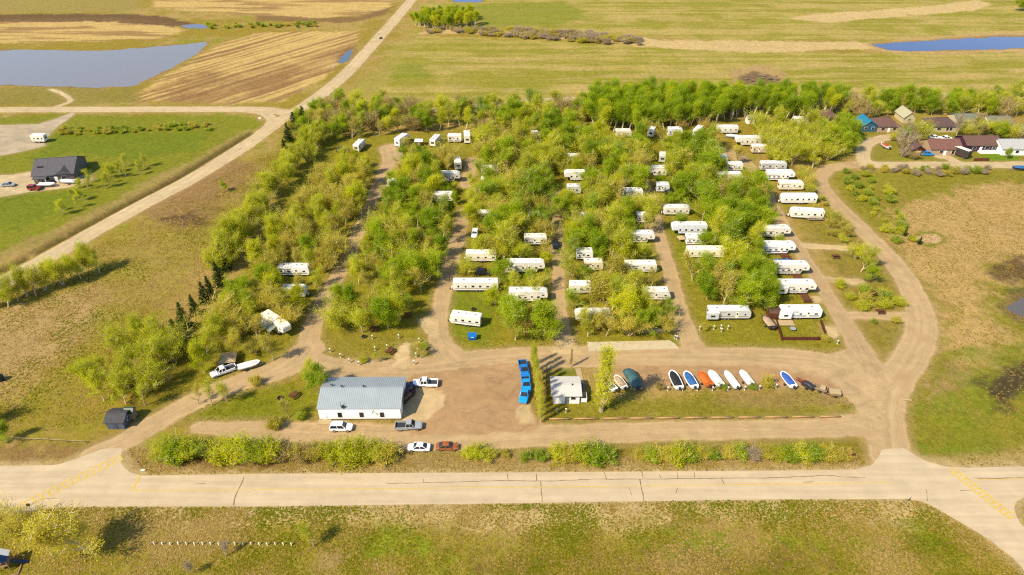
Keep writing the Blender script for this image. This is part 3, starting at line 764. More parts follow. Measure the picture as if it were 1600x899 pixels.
    tpl.append(P_('skirt', MB().box(-h + .3, h - (2.5 if kind == 'fifth' else .8), -yw + .12, yw - .12, .34, zb + .02), M_DKMET))
    if slide:
        s_ = MB().prism([(sl - 1.5, zb + .25), (sl + 1.5, zb + .25), (sl + 1.5, 2.85), (sl - 1.5, 2.85)], -yw - .75, -yw + .05, ch=.05)
        tpl.append(P_('slide_out', s_, 'body', [P_('window', MB().box(sl - .55, sl + .55, -yw - .775, -yw - .72, 1.6, 2.15), M_GLASS),
                                               P_('slide_roof', MB().box(sl - 1.55, sl + 1.55, -yw - .8, -yw + .02, 2.86, 2.91), M_ROOFW)]))
    # running gear
    wx = (-.35, .55) if L > 6 else (0.1,)
    for sy_ in (-1, 1):
        for q in (wx if kind != 'motor' else (-L * .28, L * .3)):
            wh = MB().cyl((q - (L * .06 if kind != 'motor' else 0), sy_ * (yw - .16), .36), .36, .24, 'y', 12)
            hb = MB().cyl((q - (L * .06 if kind != 'motor' else 0), sy_ * (yw - .05), .36), .2, .06, 'y', 8)
            tpl.append(P_('wheel', wh, M_TYRE, [P_('rim', hb, M_RIM)]))
    if kind == 'trailer':
        t = MB().bar((h - .6, .7, .5), (h + 1.1, 0, .5), .1).bar((h - .6, -.7, .5), (h + 1.1, 0, .5), .1).bar((h + .95, 0, 0), (h + .95, 0, .8), .09)
        tpl.append(P_('tongue', t, M_DKMET, [P_('gas_bottle', MB().cyl((h + .35, q, .8), .16, .5), M_WHITE) for q in (-.18, .18)]))
    elif kind == 'fifth':
        for q in (-.9, .9): tpl.append(P_('landing_leg', MB().bar((h - 2.0, q, 0), (h - 2.0, q, .9), .1), M_DKMET))
        tpl.append(P_('hitch', MB().box(h - 1.1, h - .7, -.2, .2, 1.3, 1.76), M_DKMET))
    if awn:
        x0, x1 = -h + (3.3 if slide else .9), h - (2.6 if kind == 'fifth' else 1.2)
        if x1 - x0 < 2: x0 = -h + .8
        aw = MB().add([(x0, -yw, 2.85), (x1, -yw, 2.85), (x1, -yw - 2.2, 2.3), (x0, -yw - 2.2, 2.3), (x0, -yw, 2.81), (x1, -yw, 2.81), (x1, -yw - 2.2, 2.26), (x0, -yw - 2.2, 2.26)],
                      [(0,1,2,3),(7,6,5,4),(0,4,5,1),(1,5,6,2),(2,6,7,3),(3,7,4,0)])
        legs = [P_('post', MB().bar((x, -yw - 2.15, 0), (x, -yw - 2.15, 2.28), .06), M_GALV) for x in (x0 + .05, x1 - .05)]
        tpl.append(P_('awning', aw, 'awn', legs))
    _rv[key] = tpl; return tpl
KEEP = []    # (ground x, y, pixel box) of things that must stay in view between the trees
FOOT = []    # footprints (x, y, radius) no tree may stand in
RVNAME = dict(fifth='fifth_wheel_trailer', trailer='travel_trailer', motor='motor_home')
def add_rv(kind, x0, x1, yb, label, dy=0, box=None, flip=False, slide=False, awn=False, trim='grey', var=0, heading=None, L=None, body=M_WHITE, keep=True, cat=None, depth=None, awnm=None):
    if heading is None:
        a = Vector(W(x0, yb)); b = Vector(W(x1, yb + dy)); d = b - a; Lm = d.length; ang = math.atan2(d.y, d.x)
        Lm = min(max(L or Lm, 4.0), 12.5)
        c = (a + b) / 2 + Vector((-math.sin(ang), math.cos(ang))) * RVW / 2
        rz = ang + (math.pi if flip else 0)
        if flip: pass
    else:
        a = Vector(W((x0 + x1) / 2, yb)); Lm = L or 8; ang = R(heading)
        c = a + Vector((math.cos(ang), math.sin(ang))) * (Lm / 2 if math.sin(ang) > 0 else -Lm / 2); rz = ang
    tpl = rv_template(kind, Lm, slide and not flip, awn and not flip, var)
    vr = random.Random(int(x0 * 7 + yb * 13))
    if trim == 'grey': trim = vr.choice(['grey', 'brown', 'blue', 'tan', 'red', 'black'])
    if body is M_WHITE: body = vr.choice([M_WHITE, M_WHITE2, M_WHITE2, M_WHITE3, OFFW])
    roofm_ = vr.choice([M_ROOFW, M_ROOFW, M_CREAM, M_ROOFG, M_ROOFG])
    ro = thing(RVNAME[kind], label, cat or {'fifth': 'camper', 'trailer': 'camper', 'motor': 'motor home'}[kind], (c.x, c.y, z1(c.x, c.y)), rz, 'campers parked on the camp sites')
    stamp(tpl, ro, {'body': body, 'trim': M_TRIM[trim], 'awn': awnm or M_GREYP, 'roof': roofm_})
    ht = 3.4
    p0 = PX(c.x, c.y, ht)
    if box: KEEP.append((c.y, box))
    elif keep:
        KEEP.append((c.y, (min(x0, x1), p0[1] - 2, max(x0, x1), yb + max(dy, 0))))
    for t in np.linspace(-.5, .5, 5): FOOT.append((c.x + math.cos(rz) * Lm * t, c.y + math.sin(rz) * Lm * t, 2.2))
    return ro
T, F5, MH = 'trailer', 'fifth', 'motor'
OFFW = plain('offwhite_siding', (.66, .63, .55), 0.45, raw=True); GRYW = plain('grey_siding', (.45, .44, .41), 0.45, raw=True); BEIGE = plain('beige_siding', (.58, .50, .36), 0.5, raw=True)
M_GRNA = plain('grey_green_awning', (150, 156, 138), 0.7)
add_rv(T, 551, 563, 239, 'small white trailer end-on beside a brown deck at the top left of camp', heading=78, L=7, var=0)
add_rv(F5, 615, 627, 231, 'white trailer end-on at the head of the leftmost lane', heading=66, L=7.5)
add_rv(T, 606, 626, 296, 'white trailer half hidden right of the leftmost lane', flip=True, var=1)
add_rv(T, 670, 682, 231, 'white trailer end-on beside the little brown shed', heading=75, L=7)
add_rv(T, 703, 718, 224, 'short white trailer in the back row, left of an end-on trailer', var=1, L=5.5)
add_rv(F5, 725, 736, 226, 'white end-on trailer in the back row above the bare brush heap', heading=95, L=7)
add_rv(T, 832, 846, 224, 'lone white trailer end-on amid green trees in the back row', heading=100, L=6.5)
add_rv(MH, 709, 724, 267, 'white motor home end-on beside the second lane', heading=100, L=6.5)
add_rv(F5, 687, 720, 286, 'grey and white fifth-wheel, first below the end-on motor home', body=GRYW)
add_rv(T, 678, 708, 317, 'white trailer second below the end-on motor home, under green trees', var=1)
add_rv(T, 752, 780, 275, 'white trailer nearly hidden by leaves right of the second lane stub', keep=False, body=OFFW)
add_rv(F5, 752, 790, 295, 'white fifth-wheel nearly hidden by trees, below another hidden trailer', keep=False)
add_rv(F5, 881, 914, 284, 'large off-white trailer in the middle of camp among yellow trees', flip=True, body=OFFW)
add_rv(T, 889, 905, 256, 'small grey trailer behind the large off-white one', body=GRYW, var=1, L=5)
add_rv(T, 885, 908, 305, 'grey trailer with dark window below the large off-white one', body=GRYW, var=1)
add_rv(T, 963, 985, 216, 'white trailer standing against the tall aspen belt', L=6.5)
add_rv(T, 1010, 1021, 216, 'slim white trailer end-on before the aspen belt', heading=70, L=6)
add_rv(F5, 1045, 1064, 215, 'white trailer half behind leaves before the aspen belt', L=6)
add_rv(T, 1079, 1092, 215, 'white trailer end-on, rightmost before the aspen belt', heading=58, L=7)
add_rv(F5, 1011, 1041, 277, 'off-white fifth-wheel with dark gap, above the fourth lane', body=OFFW, flip=True)
add_rv(T, 1028, 1042, 302, 'small white trailer beside a black vehicle at the head of the fourth lane', L=4.5, var=1)
add_rv(T, 972, 1004, 311, 'white trailer left of the head of the fourth lane', keep=True, var=1)
add_rv(T, 1028, 1040, 256, 'small grey trailer among green trees above the fourth lane', heading=80, L=5, body=GRYW)
add_rv(T, 1118, 1153, 210, 'white trailer with three dark windows on the lawn at the back right', var=1, flip=True)
add_rv(F5, 1148, 1194, 229, 'long white fifth-wheel below the boat at the back right', flip=True, trim='tan')
add_rv(T, 1174, 1198, 241, 'off-white trailer mostly behind thin yellow branches', body=BEIGE, var=1)
add_rv(T, 1187, 1228, 268, 'grey-sided trailer with white roof, first in the right-hand row', body=GRYW, var=1, trim='brown')
add_rv(F5, 1197, 1240, 284, 'white trailer with three windows, second in the right-hand row', trim='brown')
add_rv(T, 1216, 1255, 299, 'rounded cream trailer, third in the right-hand row', body=M_CREAM, trim='tan')
add_rv(T, 1220, 1275, 320, 'long white trailer with rounded nose, fourth in the right-hand row', flip=True, trim='tan')
add_rv(T, 1234, 1286, 342, 'long white trailer with wooden porch posts, last of the right-hand row', flip=True, dy=3, trim='tan')
add_rv(T, 1118, 1134, 257, 'small off-white trailer left of the bend of the right lane', body=OFFW, L=5)
add_rv(T, 1134, 1160, 269, 'white trailer just left of the right lane near its top', body=OFFW, var=1)
add_rv(T, 1118, 1160, 285, 'rounded white trailer left of the right lane, third from its top', body=OFFW)
add_rv(T, 1127, 1149, 304, 'off-white trailer nearly hidden left of the right lane', keep=False, body=OFFW)
add_rv(T, 1240, 1261, 196, 'white bent-roofed trailer behind the yellow willows by the brown roof', L=6, dy=1)
add_rv(F5, 1194, 1228, 373, 'white fifth-wheel nose left of the right lane, topmost of four', L=9)
add_rv(F5, 1188, 1242, 399, 'white fifth-wheel with a red-brown deck above a blue tarp', trim='grey', L=10)
add_rv(F5, 1210, 1260, 431, 'white fifth-wheel directly below the blue tarp', trim='grey', L=10)
add_rv(F5, 1214, 1272, 461, 'white fifth-wheel with brown stair deck, above the fenced site', slide=True, L=10.5)
add_rv(T, 1217, 1283, 500, 'large bright white trailer behind the red-brown fenced yard', var=1, slide=True, trim='grey', L=10.4)
add_rv(T, 1106, 1171, 501, 'long pale trailer in leaf shade left of the covered boat', body=GRYW, var=0, slide=True)
add_rv(T, 1036, 1077, 338, 'white trailer with rounded front right of the fourth lane, topmost', flip=True, trim='tan')
add_rv(F5, 1049, 1103, 368, 'white fifth-wheel with raised nose beside the fourth lane', flip=True)
add_rv(T, 1071, 1097, 385, 'short white trailer with grey windows tucked below a fifth-wheel', var=1, L=5)
add_rv(T, 1073, 1130, 405, 'long cream trailer, lowest right of the fourth lane', flip=True, var=1, body=M_CREAM)
add_rv(F5, 986, 1018, 382, 'fifth-wheel with white nose and green shade left of the fourth lane', L=8)
add_rv(T, 976, 1025, 428, 'off-white trailer with bright end wall left of the fourth lane', var=1, body=OFFW)
add_rv(T, 900, 926, 408, 'small white trailer with dark side right of the third lane', var=1, L=5)
add_rv(T, 912, 942, 425, 'tan-sided trailer right of the third lane, below a small white one', body=BEIGE, var=1)
add_rv(T, 994, 1016, 350, 'white trailer mostly under leaves left of the fourth lane', keep=False)
add_rv(T, 950, 970, 382, 'white trailer mostly hidden midway between third and fourth lanes', keep=False, L=6)
add_rv(T, 905, 922, 351, 'small white trailer glimpsed through leaves right of the third lane', keep=False, L=5)
add_rv(T, 745, 770, 347, 'grey trailer behind trees just right of the second lane', body=GRYW, var=1, L=6)
add_rv(T, 822, 851, 385, 'off-white trailer beside the dark car on the third lane', body=OFFW, var=1, L=7)
add_rv(T, 728, 776, 411, 'cream trailer right of the second lane, half under a yellow tree', body=M_CREAM, flip=True, var=1)
add_rv(F5, 790, 853, 428, 'long white trailer with black window beside the third lane', slide=True, L=11)
add_rv(T, 708, 779, 457, 'longest white trailer on the bright lawn by the second lane', flip=True, var=1)
add_rv(F5, 798, 853, 474, 'white fifth-wheel with nose toward the third lane, lowest of three', slide=True, L=10.5)
add_rv(T, 703, 752, 508, 'white trailer above the blue bin on the lawn corner', flip=True, dy=6, var=1, L=8.2)
add_rv(T, 826, 852, 349, 'white trailer glimpsed under trees beside the head of the third lane', keep=False, L=6)
add_rv(T, 889, 924, 461, 'white trailer with grey roof stains right of the third lane', flip=True, body=OFFW, var=1)
add_rv(F5, 898, 952, 508, 'white trailer behind a thin budding tree, lowest right of the third lane', body=OFFW, flip=True)
add_rv(MH, 1006, 1045, 471, 'white motor home with its nose to the fourth lane', L=7.5)
add_rv(T, 435, 485, 433, 'white trailer in dense shade left of the first lane', awn=False, keep=True)
add_rv(T, 442, 478, 467, 'white trailer under branches above the angled fifth-wheel', keep=False)
add_rv(F5, 410, 446, 507, 'large angled white fifth-wheel with grey-green awning, left of the first lane', dy=24, awn=True, L=9.5, awnm=M_GRNA, box=(402, 490, 462, 532))

# ------------------------------------------------------------------ cars and pickups
_car = {}
def car_template(kind):
    if kind in _car: return _car[kind]
    L, Wd, belt, top = {'sedan': (4.7, 1.82, .92, 1.45), 'suv': (4.75, 1.9, 1.08, 1.78), 'pickup': (5.8, 1.98, 1.15, 1.88), 'jeep': (4.2, 1.8, 1.15, 1.85), 'quad': (2.1, 1.0, .7, .95)}[kind]
    h = L / 2; yw = Wd / 2
    def ring(x, hw, zb, zt, r=.12):
        return [(x, -hw + r, zb), (x, hw - r, zb), (x, hw, zb + r * 1.5), (x, hw, zt - r), (x, hw - r * 1.4, zt), (x, -hw + r * 1.4, zt), (x, -hw, zt - r), (x, -hw, zb + r * 1.5)]
    tpl = []
    if kind == 'sedan': secs = [(-h, .78, .45, .78), (-h + .12, .88, .32, .9), (-h + .8, .91, .28, .98), (-.3, .91, .24, .94), (h - 1.3, .91, .26, .92), (h - .35, .86, .3, .8), (h, .7, .42, .66)]
    elif kind == 'suv': secs = [(-h, .84, .5, 1.02), (-h + .1, .93, .36, 1.1), (-.2, .95, .3, 1.1), (h - 1.25, .95, .32, 1.06), (h - .3, .9, .36, .98), (h, .76, .48, .8)]
    elif kind == 'jeep': secs = [(-h, .8, .55, 1.1), (-h + .1, .88, .45, 1.15), (.4, .9, .4, 1.15), (h - .1, .82, .5, 1.1), (h, .75, .6, 1.0)]
    else: secs = [(-.1, .97, .45, 1.14), (.0, .99, .42, 1.15), (h - 1.5, .99, .42, 1.16), (h - .3, .95, .45, 1.08), (h, .82, .55, .95)]
    if kind == 'quad':
        body = MB().loft([ring(-1.0, .35, .5, .75, .05), ring(-.4, .45, .45, .8, .05), ring(.3, .3, .45, .95, .05), ring(1.0, .4, .5, .8, .05)])
    else: body = MB().loft([ring(*s_) for s_ in secs])
    lamps = [P_('headlight', MB().box(h - .14, h - .02, s_ * (yw - .34) - .16, s_ * (yw - .34) + .16, secs[-1][2] + .12, secs[-1][2] + .28) if kind != 'quad' else MB().box(.95, 1.02, -.1, .1, .7, .8), M_RIM) for s_ in ((-1, 1) if kind != 'quad' else (1,))]
    tpl.append(P_('body', body, 'paint', lamps, smooth=False))
    def cabin(x0, x1, x2, x3, z0, z1_, w0, w1):
        g = MB().add([(x0, -w0, z0), (x3, -w0, z0), (x3, w0, z0), (x0, w0, z0), (x1, -w1, z1_), (x2, -w1, z1_), (x2, w1, z1_), (x1, w1, z1_)], [(0,3,2,1),(4,5,6,7),(0,1,5,4),(1,2,6,5),(2,3,7,6),(3,0,4,7)])
        rf = MB().prism([(x1 - .02, z1_ - .03), (x2 + .02, z1_ - .03), (x2 - .15, z1_ + .05), (x1 + .12, z1_ + .05)], -w1 - .02, w1 + .02)
        pil = []
        for xa, xb in ((x0, x1), ((x0 + x3) / 2, (x1 + x2) / 2), (x3, x2)):
            for s_ in (-1, 1): pil.append(P_('pillar', MB().bar((xa, s_ * w0, z0), (xb, s_ * w1, z1_), .09), 'paint'))
        tpl.append(P_('windows', g, M_GLASS, pil)); tpl.append(P_('roof', rf, 'paint'))
    if kind == 'sedan': cabin(-h + .55, -.95, .45, 1.15, .9, 1.42, .84, .62)
    elif kind == 'suv': cabin(-h + .08, -h + .4, .45, 1.15, 1.06, 1.75, .88, .7)
    elif kind == 'jeep': cabin(-h + .05, -h + .12, .3, .55, 1.12, 1.82, .82, .76)
    elif kind == 'pickup':
        cabin(-.55, -.4, .75, 1.4, 1.12, 1.86, .92, .74)
        # open cargo box
        bx = [P_('bed_side', MB().box(-h + .05, -.12, s_ * .97 - .06, s_ * .97 + .06, .5, 1.15), 'paint') for s_ in (-1, 1)]
        tpl.append(P_('cargo_bed', MB().box(-h + .05, -.1, -.92, .92, .5, .72), M_DKMET, bx + [P_('tailgate', MB().box(-h, -h + .1, -.95, .95, .52, 1.13), 'paint')]))
        tpl.append(P_('cab_rear', MB().box(-.62, -.08, -.97, .97, .46, 1.13), 'paint'))
    else:
        tpl.append(P_('handlebar', MB().bar((.35, -.4, 1.05), (.35, .4, 1.05), .06), M_DKMET))
        tpl.append(P_('seat', MB().prism([(-.6, .8), (.15, .8), (.1, .92), (-.6, .95)], -.2, .2), M_TYRE))
    r = {'sedan': .32, 'suv': .36, 'pickup': .39, 'jeep': .4, 'quad': .3}[kind]; wb = {'sedan': 1.38, 'suv': 1.4, 'pickup': 1.85, 'jeep': 1.25, 'quad': .65}[kind]
    for sx_ in (-1, 1):
        for sy_ in (-1, 1):
            x = sx_ * wb + (.05 if kind != 'quad' else 0); y = sy_ * (yw - .1)
            tpl.append(P_('wheel', MB().cyl((x, y, r), r, .24, 'y', 14), M_TYRE, [P_('rim', MB().cyl((x, y + sy_ * .11, r), r * .6, .06, 'y', 10), M_RIM)]))
    if kind in ('sedan', 'suv', 'pickup'):
        tpl.append(P_('front_bumper', MB().box(h - .1, h + .03, -yw + .2, yw - .2, .38, .56), M_GREYP if kind != 'pickup' else M_RIM))
        for s_ in (-1, 1): tpl.append(P_('mirror', MB().box(.85, 1.0, s_ * (yw + .02) - .1, s_ * (yw + .02) + .1, belt + .02, belt + .18), 'paint'))
    _car[kind] = tpl; return tpl
def paint(name, c, rough=.25): return plain(name, c, rough, var=.04, spec=.5)
P_WHITE = plain('white_car_paint', (.82, .81, .79), .25, var=.04, raw=True); P_SILV = paint('silver_car_paint', (188, 190, 192)); P_BLUE = plain('blue_car_paint', (.010, .24, .62), .25, var=.04, raw=True); P_NAVY = paint('navy_car_paint', (28, 52, 110))
P_BLACK = paint('black_car_paint', (34, 34, 38)); P_RED = paint('red_car_paint', (170, 34, 30)); P_MAROON = paint('maroon_car_paint', (84, 22, 24))
P_RUST = plain('rusted_orange_paint', (186, 104, 46), .6, var=.4, scale=1.2)
P_BLUE2 = plain('deep_blue_car_paint', (.010, .13, .40), .25, var=.04, raw=True)
CARN = dict(sedan='parked_car', suv='parked_suv', pickup='pickup_truck', jeep='parked_jeep', quad='quad_bike')
CARC = dict(sedan='car', suv='suv', pickup='pickup', jeep='jeep', quad='quad bike')
def add_car(kind, px, py, head, pm, label, group=None):
    x, y = W(px, py)
    ro = thing(CARN[kind], label, CARC[kind], (x, y, z1(x, y)), R(head), group)
    stamp(car_template(kind), ro, {'paint': pm})
    FOOT.append((x, y, 3)); q = PX(x, y, 0); KEEP.append((y, (px - 14, py - 12, px + 14, py + 6))); return ro
add_car('suv', 534, 671, 0, P_WHITE, 'white suv parked along the front of the metal building')
add_car('pickup', 639, 669, 2, P_SILV, 'silver pickup at the front right corner of the metal building')
add_car('pickup', 665, 602, 180, P_WHITE, 'white pickup behind the shaded end of the metal building')
add_car('sedan', 655, 702, 178, P_WHITE, 'white car parked among the roadside bushes')
add_car('sedan', 699, 701, 0, P_RUST, 'rust-orange and maroon car beside the white car in the bushes')
add_car('suv', 639, 611, 65, P_NAVY, 'dark blue vehicle in the shade of the metal building')
add_car('suv', 636.5, 622, 60, P_MAROON, 'dark maroon vehicle in the shade of the metal building')
add_car('pickup', 818.5, 580, -82, P_BLUE2, 'deep blue pickup at the back of the blue line-up', 'blue vehicles lined up by the poplar row')
add_car('pickup', 822, 603, -86, P_BLUE, 'blue pickup in the middle of the blue line-up', 'blue vehicles lined up by the poplar row')
add_car('pickup', 820, 619, -100, P_BLUE, 'bright blue pickup at the near end of the blue line-up', 'blue vehicles lined up by the poplar row')
add_car('pickup', 350, 583, 215, P_WHITE, 'white pickup under the trees by the entrance road')
add_car('jeep', 742, 369, -95, P_WHITE, 'white jeep with black trim right of the second lane')
add_car('suv', 868, 386, -90, P_BLACK, 'black car standing on the third lane')
add_car('suv', 755, 429, 0, P_BLACK, 'black car on the grass above the longest trailer')
add_car('suv', 1048, 304, 20, P_BLACK, 'black vehicle at the head of the fourth lane')
add_car('suv', 531.5, 236, 90, P_BLACK, 'dark vehicle left of the brown deck at the top of camp')
add_car('sedan', 14, 291, 4, P_SILV, 'silver car on the pale drive of the grey-roofed house')
add_car('jeep', 55, 297, 0, P_RED, 'red vehicle parked before the grey-roofed house')
add_car('quad', 595, 61, 60, P_BLACK, 'dark quad bike on the diagonal gravel road')
add_car('suv', 1448, 243, 0, P_BLUE, 'blue vehicle beside the dark red shed in the village')
add_car('sedan', 1460, 217, 0, P_WHITE, 'white car behind the long reddish roof, left of another', None)
add_car('sedan', 1478, 218, 0, P_WHITE, 'white car behind the long reddish roof, right of another', None)

# ------------------------------------------------------------------ boats on trailers
def boat_template(L=5.6, Wd=2.1, cover=True, console=True):
    h = L / 2; yw = Wd / 2
    def ring(x, hw, zb, zt): return [(x, 0, zb), (x, hw * .75, zb + .18), (x, hw, zt), (x, hw * .93, zt + .03), (x, hw * .8, zt - .02), (x, 0, zt - .05), (x, -hw * .8, zt - .02), (x, -hw * .93, zt + .03), (x, -hw, zt), (x, -hw * .75, zb + .18)]
    prof = [(-h, .88), (-h + .3, .95), (-.3 * h, 1.0), (.3 * h, .98), (.62 * h, .84), (.84 * h, .58), (.95 * h, .32), (h, .1)]
    hull = MB().loft([ring(x, yw * k, .55 + (.35 * max(0, x / h) ** 2), 1.25 + .12 * max(0, x / h)) for x, k in prof])
    tpl = [P_('hull', hull, 'hull', smooth=False)]
    if cover:
        cp = [(-h + .7, .72), (-h + 1.0, .8), (-.2 * h, .84), (.3 * h, .8), (.62 * h, .64), (.8 * h, .42), (.9 * h, .14)]
        def cr(x, hw, zt): return [(x, -hw, 1.27), (x, -hw * .55, zt), (x, 0, zt + .1), (x, hw * .55, zt), (x, hw, 1.27)]
        zt = [1.35, 1.45, 1.62, 1.7, 1.5, 1.38, 1.33]
        tpl.append(P_('cover', MB().loft([cr(x, yw * k, z_) for (x, k), z_ in zip(cp, zt)]), 'cover'))
    if console:
        tpl.append(P_('windscreen', MB().add([(.2 * h, -yw * .8, 1.27), (.2 * h, yw * .8, 1.27), (.05 * h, yw * .7, 1.72), (.05 * h, -yw * .7, 1.72), (.2 * h - .06, -yw * .8, 1.27), (.2 * h - .06, yw * .8, 1.27), (.05 * h - .06, yw * .7, 1.72), (.05 * h - .06, -yw * .7, 1.72)], [(0,1,2,3),(7,6,5,4),(0,4,5,1),(1,5,6,2),(2,6,7,3),(3,7,4,0)]), M_GLASS))
    tpl.append(P_('outboard_motor', MB().prism([(-h - .45, .9), (-h - .02, .9), (-h - .02, 1.55), (-h - .3, 1.6), (-h - .5, 1.4)], -.2, .2, ch=.05), M_DKMET))
    tr = MB().bar((-h + .3, .55, .42), (h * .55, .45, .42), .1).bar((-h + .3, -.55, .42), (h * .55, -.45, .42), .1).bar((h * .5, .48, .42), (h + 1.0, 0, .42), .1).bar((h * .5, -.48, .42), (h + 1.0, 0, .42), .1).bar((-h * .3, -.9, .42), (-h * .3, .9, .42), .1).bar((-h + .4, -.6, .42), (-h + .4, .6, .42), .08)
    tpl.append(P_('trailer_frame', tr, M_GALV))
    for s_ in (-1, 1): tpl.append(P_('wheel', MB().cyl((-h * .3, s_ * .98, .3), .3, .2, 'y', 12), M_TYRE))
    return tpl
_boats = {True: None}
BT = {}
def add_boat(px, py, head, label, hull, cover, L=5.6, Wd=2.1, cov=True, con=False, group='boats stored in a row', name='boat_on_trailer'):
    k = (L, Wd, cov, con)
    if k not in BT: BT[k] = boat_template(*k)
    x, y = W(px, py); ro = thing(name, label, 'boat', (x, y, z1(x, y)), R(head), group, scale=(.93, 1.08, .95))
    stamp(BT[k], ro, {'hull': hull, 'cover': cover}); FOOT.append((x, y, 3.2)); KEEP.append((y, (px - 12, py - 16, px + 12, py + 8))); return ro
def tarp(n, c): return plain(n, c, .7, var=.15, scale=1.5, bump=.4)
C_BLK = tarp('black_boat_cover', (44, 42, 42)); C_BLU = tarp('blue_boat_cover', (54, 116, 180)); C_ORG = tarp('orange_tarp', (236, 116, 24)); C_WHT = plain('white_boat_cover', (.58, .56, .53), .7, var=.15, scale=1.5, bump=.4, raw=True); C_GRN = tarp('green_tarp', (70, 108, 110)); C_TAN = tarp('tan_boat_cover', (206, 172, 140)); C_BLT = tarp('blue_tarp', (30, 112, 200))
add_boat(1054, 598, 97, 'white boat with black cover, leftmost in the boat row', M_WHITE, C_BLK, 6.4, 2.3, True, True)
add_boat(1077, 598, 101, 'white boat with blue cover, second in the boat row', M_WHITE, C_BLU, 5.8, 2.2, True, True)
add_boat(1100, 597, 104, 'boat wrapped in a bright orange tarp', C_ORG, C_ORG, 5.2, 2.3)
add_boat(1116, 596, 106, 'white covered boat next to the orange one', C_WHT, C_WHT, 5.6, 2.2)
add_boat(1141, 598, 104, 'slim white boat in the middle of the boat row', M_WHITE, C_WHT, 6.0, 1.8)
add_boat(1164, 595, 104, 'white covered boat right of the slim one', C_WHT, C_WHT, 5.2, 1.9)
add_boat(1229, 598, 102, 'blue covered boat at the right end of the boat row', M_WHITE, tarp('royal_blue_boat_cover', (62, 104, 190)), 5.6, 2.1)
add_boat(950, 606, 125, 'small boat on a trailer under the tall poplar', M_WHITE, C_GRN, 5.0, 1.9)
add_boat(968, 602, 112, 'pale boat left of the green tarped one', M_CREAM, C_TAN, 4.8, 1.9)
add_boat(1199, 508, 100, 'tan covered pontoon boat beside the fenced yard', plain('dark_hull', (70, 54, 44), .5), C_TAN, 5.6, 2.5, group=None)
add_boat(1143, 216, 172, 'white boat on the lawn below the three-window trailer', M_WHITE, C_WHT, 5, 1.9, group=None)
add_boat(1594, 266, 178, 'blue covered pontoon boat at the right edge by the village road', M_DKMET, C_BLU, 7.0, 2.5, group=None)
add_boat(390, 575, 25, 'white boat beside the white pickup under the trees', M_WHITE, C_WHT, 5.5, 2.0, group=None)
add_boat(74, 292, 3, 'white covered boat before the grey-roofed house, left of another', M_WHITE, C_WHT, 6.2, 2.2, group=None)
add_boat(107, 287, 176, 'white covered boat at the corner of the grey-roofed house', M_WHITE, C_WHT, 6.0, 2.1, group=None)
add_boat(1382, 231, 105, 'small boat with an orange-red cover by the village road bend', M_WHITE, tarp('orange_red_cover', (206, 84, 44)), 5.0, 2.0, group=None)
# large tarped pontoon boat
def pontoon(px, py, head, label):
    x, y = W(px, py); ro = thing('pontoon_boat', label, 'boat', (x, y, 0), R(head), 'boats stored in a row')
    for s_ in (-1, 1):
        part('pontoon', MB().tube([(-3.4, s_ * .85, .75), (2.6, s_ * .85, .75), (3.3, s_ * .85, .95)], [.3, .3, .05], 8).mesh('pontoon', M_GALV), ro)
        part('wheel', MB().cyl((-.6, s_ * 1.1, .3), .3, .2, 'y', 12).mesh('wheel', M_TYRE), ro)
    part('deck', MB().box(-3.3, 2.9, -1.22, 1.22, 1.02, 1.12).mesh('deck', M_GALV), ro)
    rings = []
    rnd = random.Random(3)
    for x_, wd, ht in ((-3.35, 1.2, 1.75), (-2.6, 1.28, 2.2), (-1.4, 1.3, 2.1), (-.4, 1.28, 2.35), (.8, 1.3, 2.15), (1.9, 1.28, 2.25), (2.95, 1.15, 1.7)):
        rings.append([(x_, -wd, 1.13), (x_, -wd * .96, ht - .45), (x_, -wd * .5, ht - .08), (x_, 0, ht + rnd.uniform(-.05, .1)), (x_, wd * .5, ht - .08), (x_, wd * .96, ht - .45), (x_, wd, 1.13)])
    part('tarp', MB().loft(rings).mesh('tarp', C_GRN), ro)
    part('outboard_motor', MB().box(-3.9, -3.4, -.25, .25, .8, 1.7).mesh('motor', M_DKMET), ro)
    part('trailer_frame', MB().bar((-2.8, 0, .4), (4.3, 0, .4), .12).bar((-.6, -1.1, .4), (-.6, 1.1, .4), .1).mesh('frame', M_DKMET), ro)
    FOOT.append((x, y, 3.5)); KEEP.append((y, (px - 14, py - 20, px + 14, py + 10)))
pontoon(987, 597, 106, 'large boat under a grey-green tarp beside the tall poplar')

# utility trailers
def utility_trailer(px, py, head, label, load, L=2.8):
    x, y = W(px, py); ro = thing('utility_trailer', label, 'trailer', (x, y, 0), R(head), 'utility trailers at the end of the boat row')
    h = L / 2
    part('floor', MB().box(-h, h, -.75, .75, .5, .6).mesh('floor', M_WOOD), ro)
    for nm, b in (('side', (-h, h, -.8, -.74)), ('side', (-h, h, .74, .8)), ('side', (-h - .03, -h + .03, -.74, .74)), ('side', (h - .03, h + .03, -.74, .74))):
        part(nm, MB().box(b[0], b[1], b[2], b[3], .5, 1.0).mesh('side', load), ro)
    for s_ in (-1, 1): part('wheel', MB().cyl((-.1, s_ * .92, .32), .32, .2, 'y', 12).mesh('wheel', M_TYRE), ro)
    part('drawbar', MB().bar((h, .5, .5), (h + 1.2, 0, .5), .09).bar((h, -.5, .5), (h + 1.2, 0, .5), .09).mesh('drawbar', M_DKMET), ro)
    return ro
ro = utility_trailer(1262, 606, 130, 'dark loaded trailer with long red poles, after the blue boat', M_DKMET)
part('load', MB().prism([(-1.2, .6), (1.2, .6), (1.0, 1.3), (-.2, 1.45), (-1.2, 1.1)], -.65, .65, ch=.1).mesh('load', M_DKMET), ro)
for q in (-.4, .3): part('pole', MB().bar((-.6, q, 1.35), (3.2, q + .4, 1.0), .12).mesh('pole', P_RED), ro)
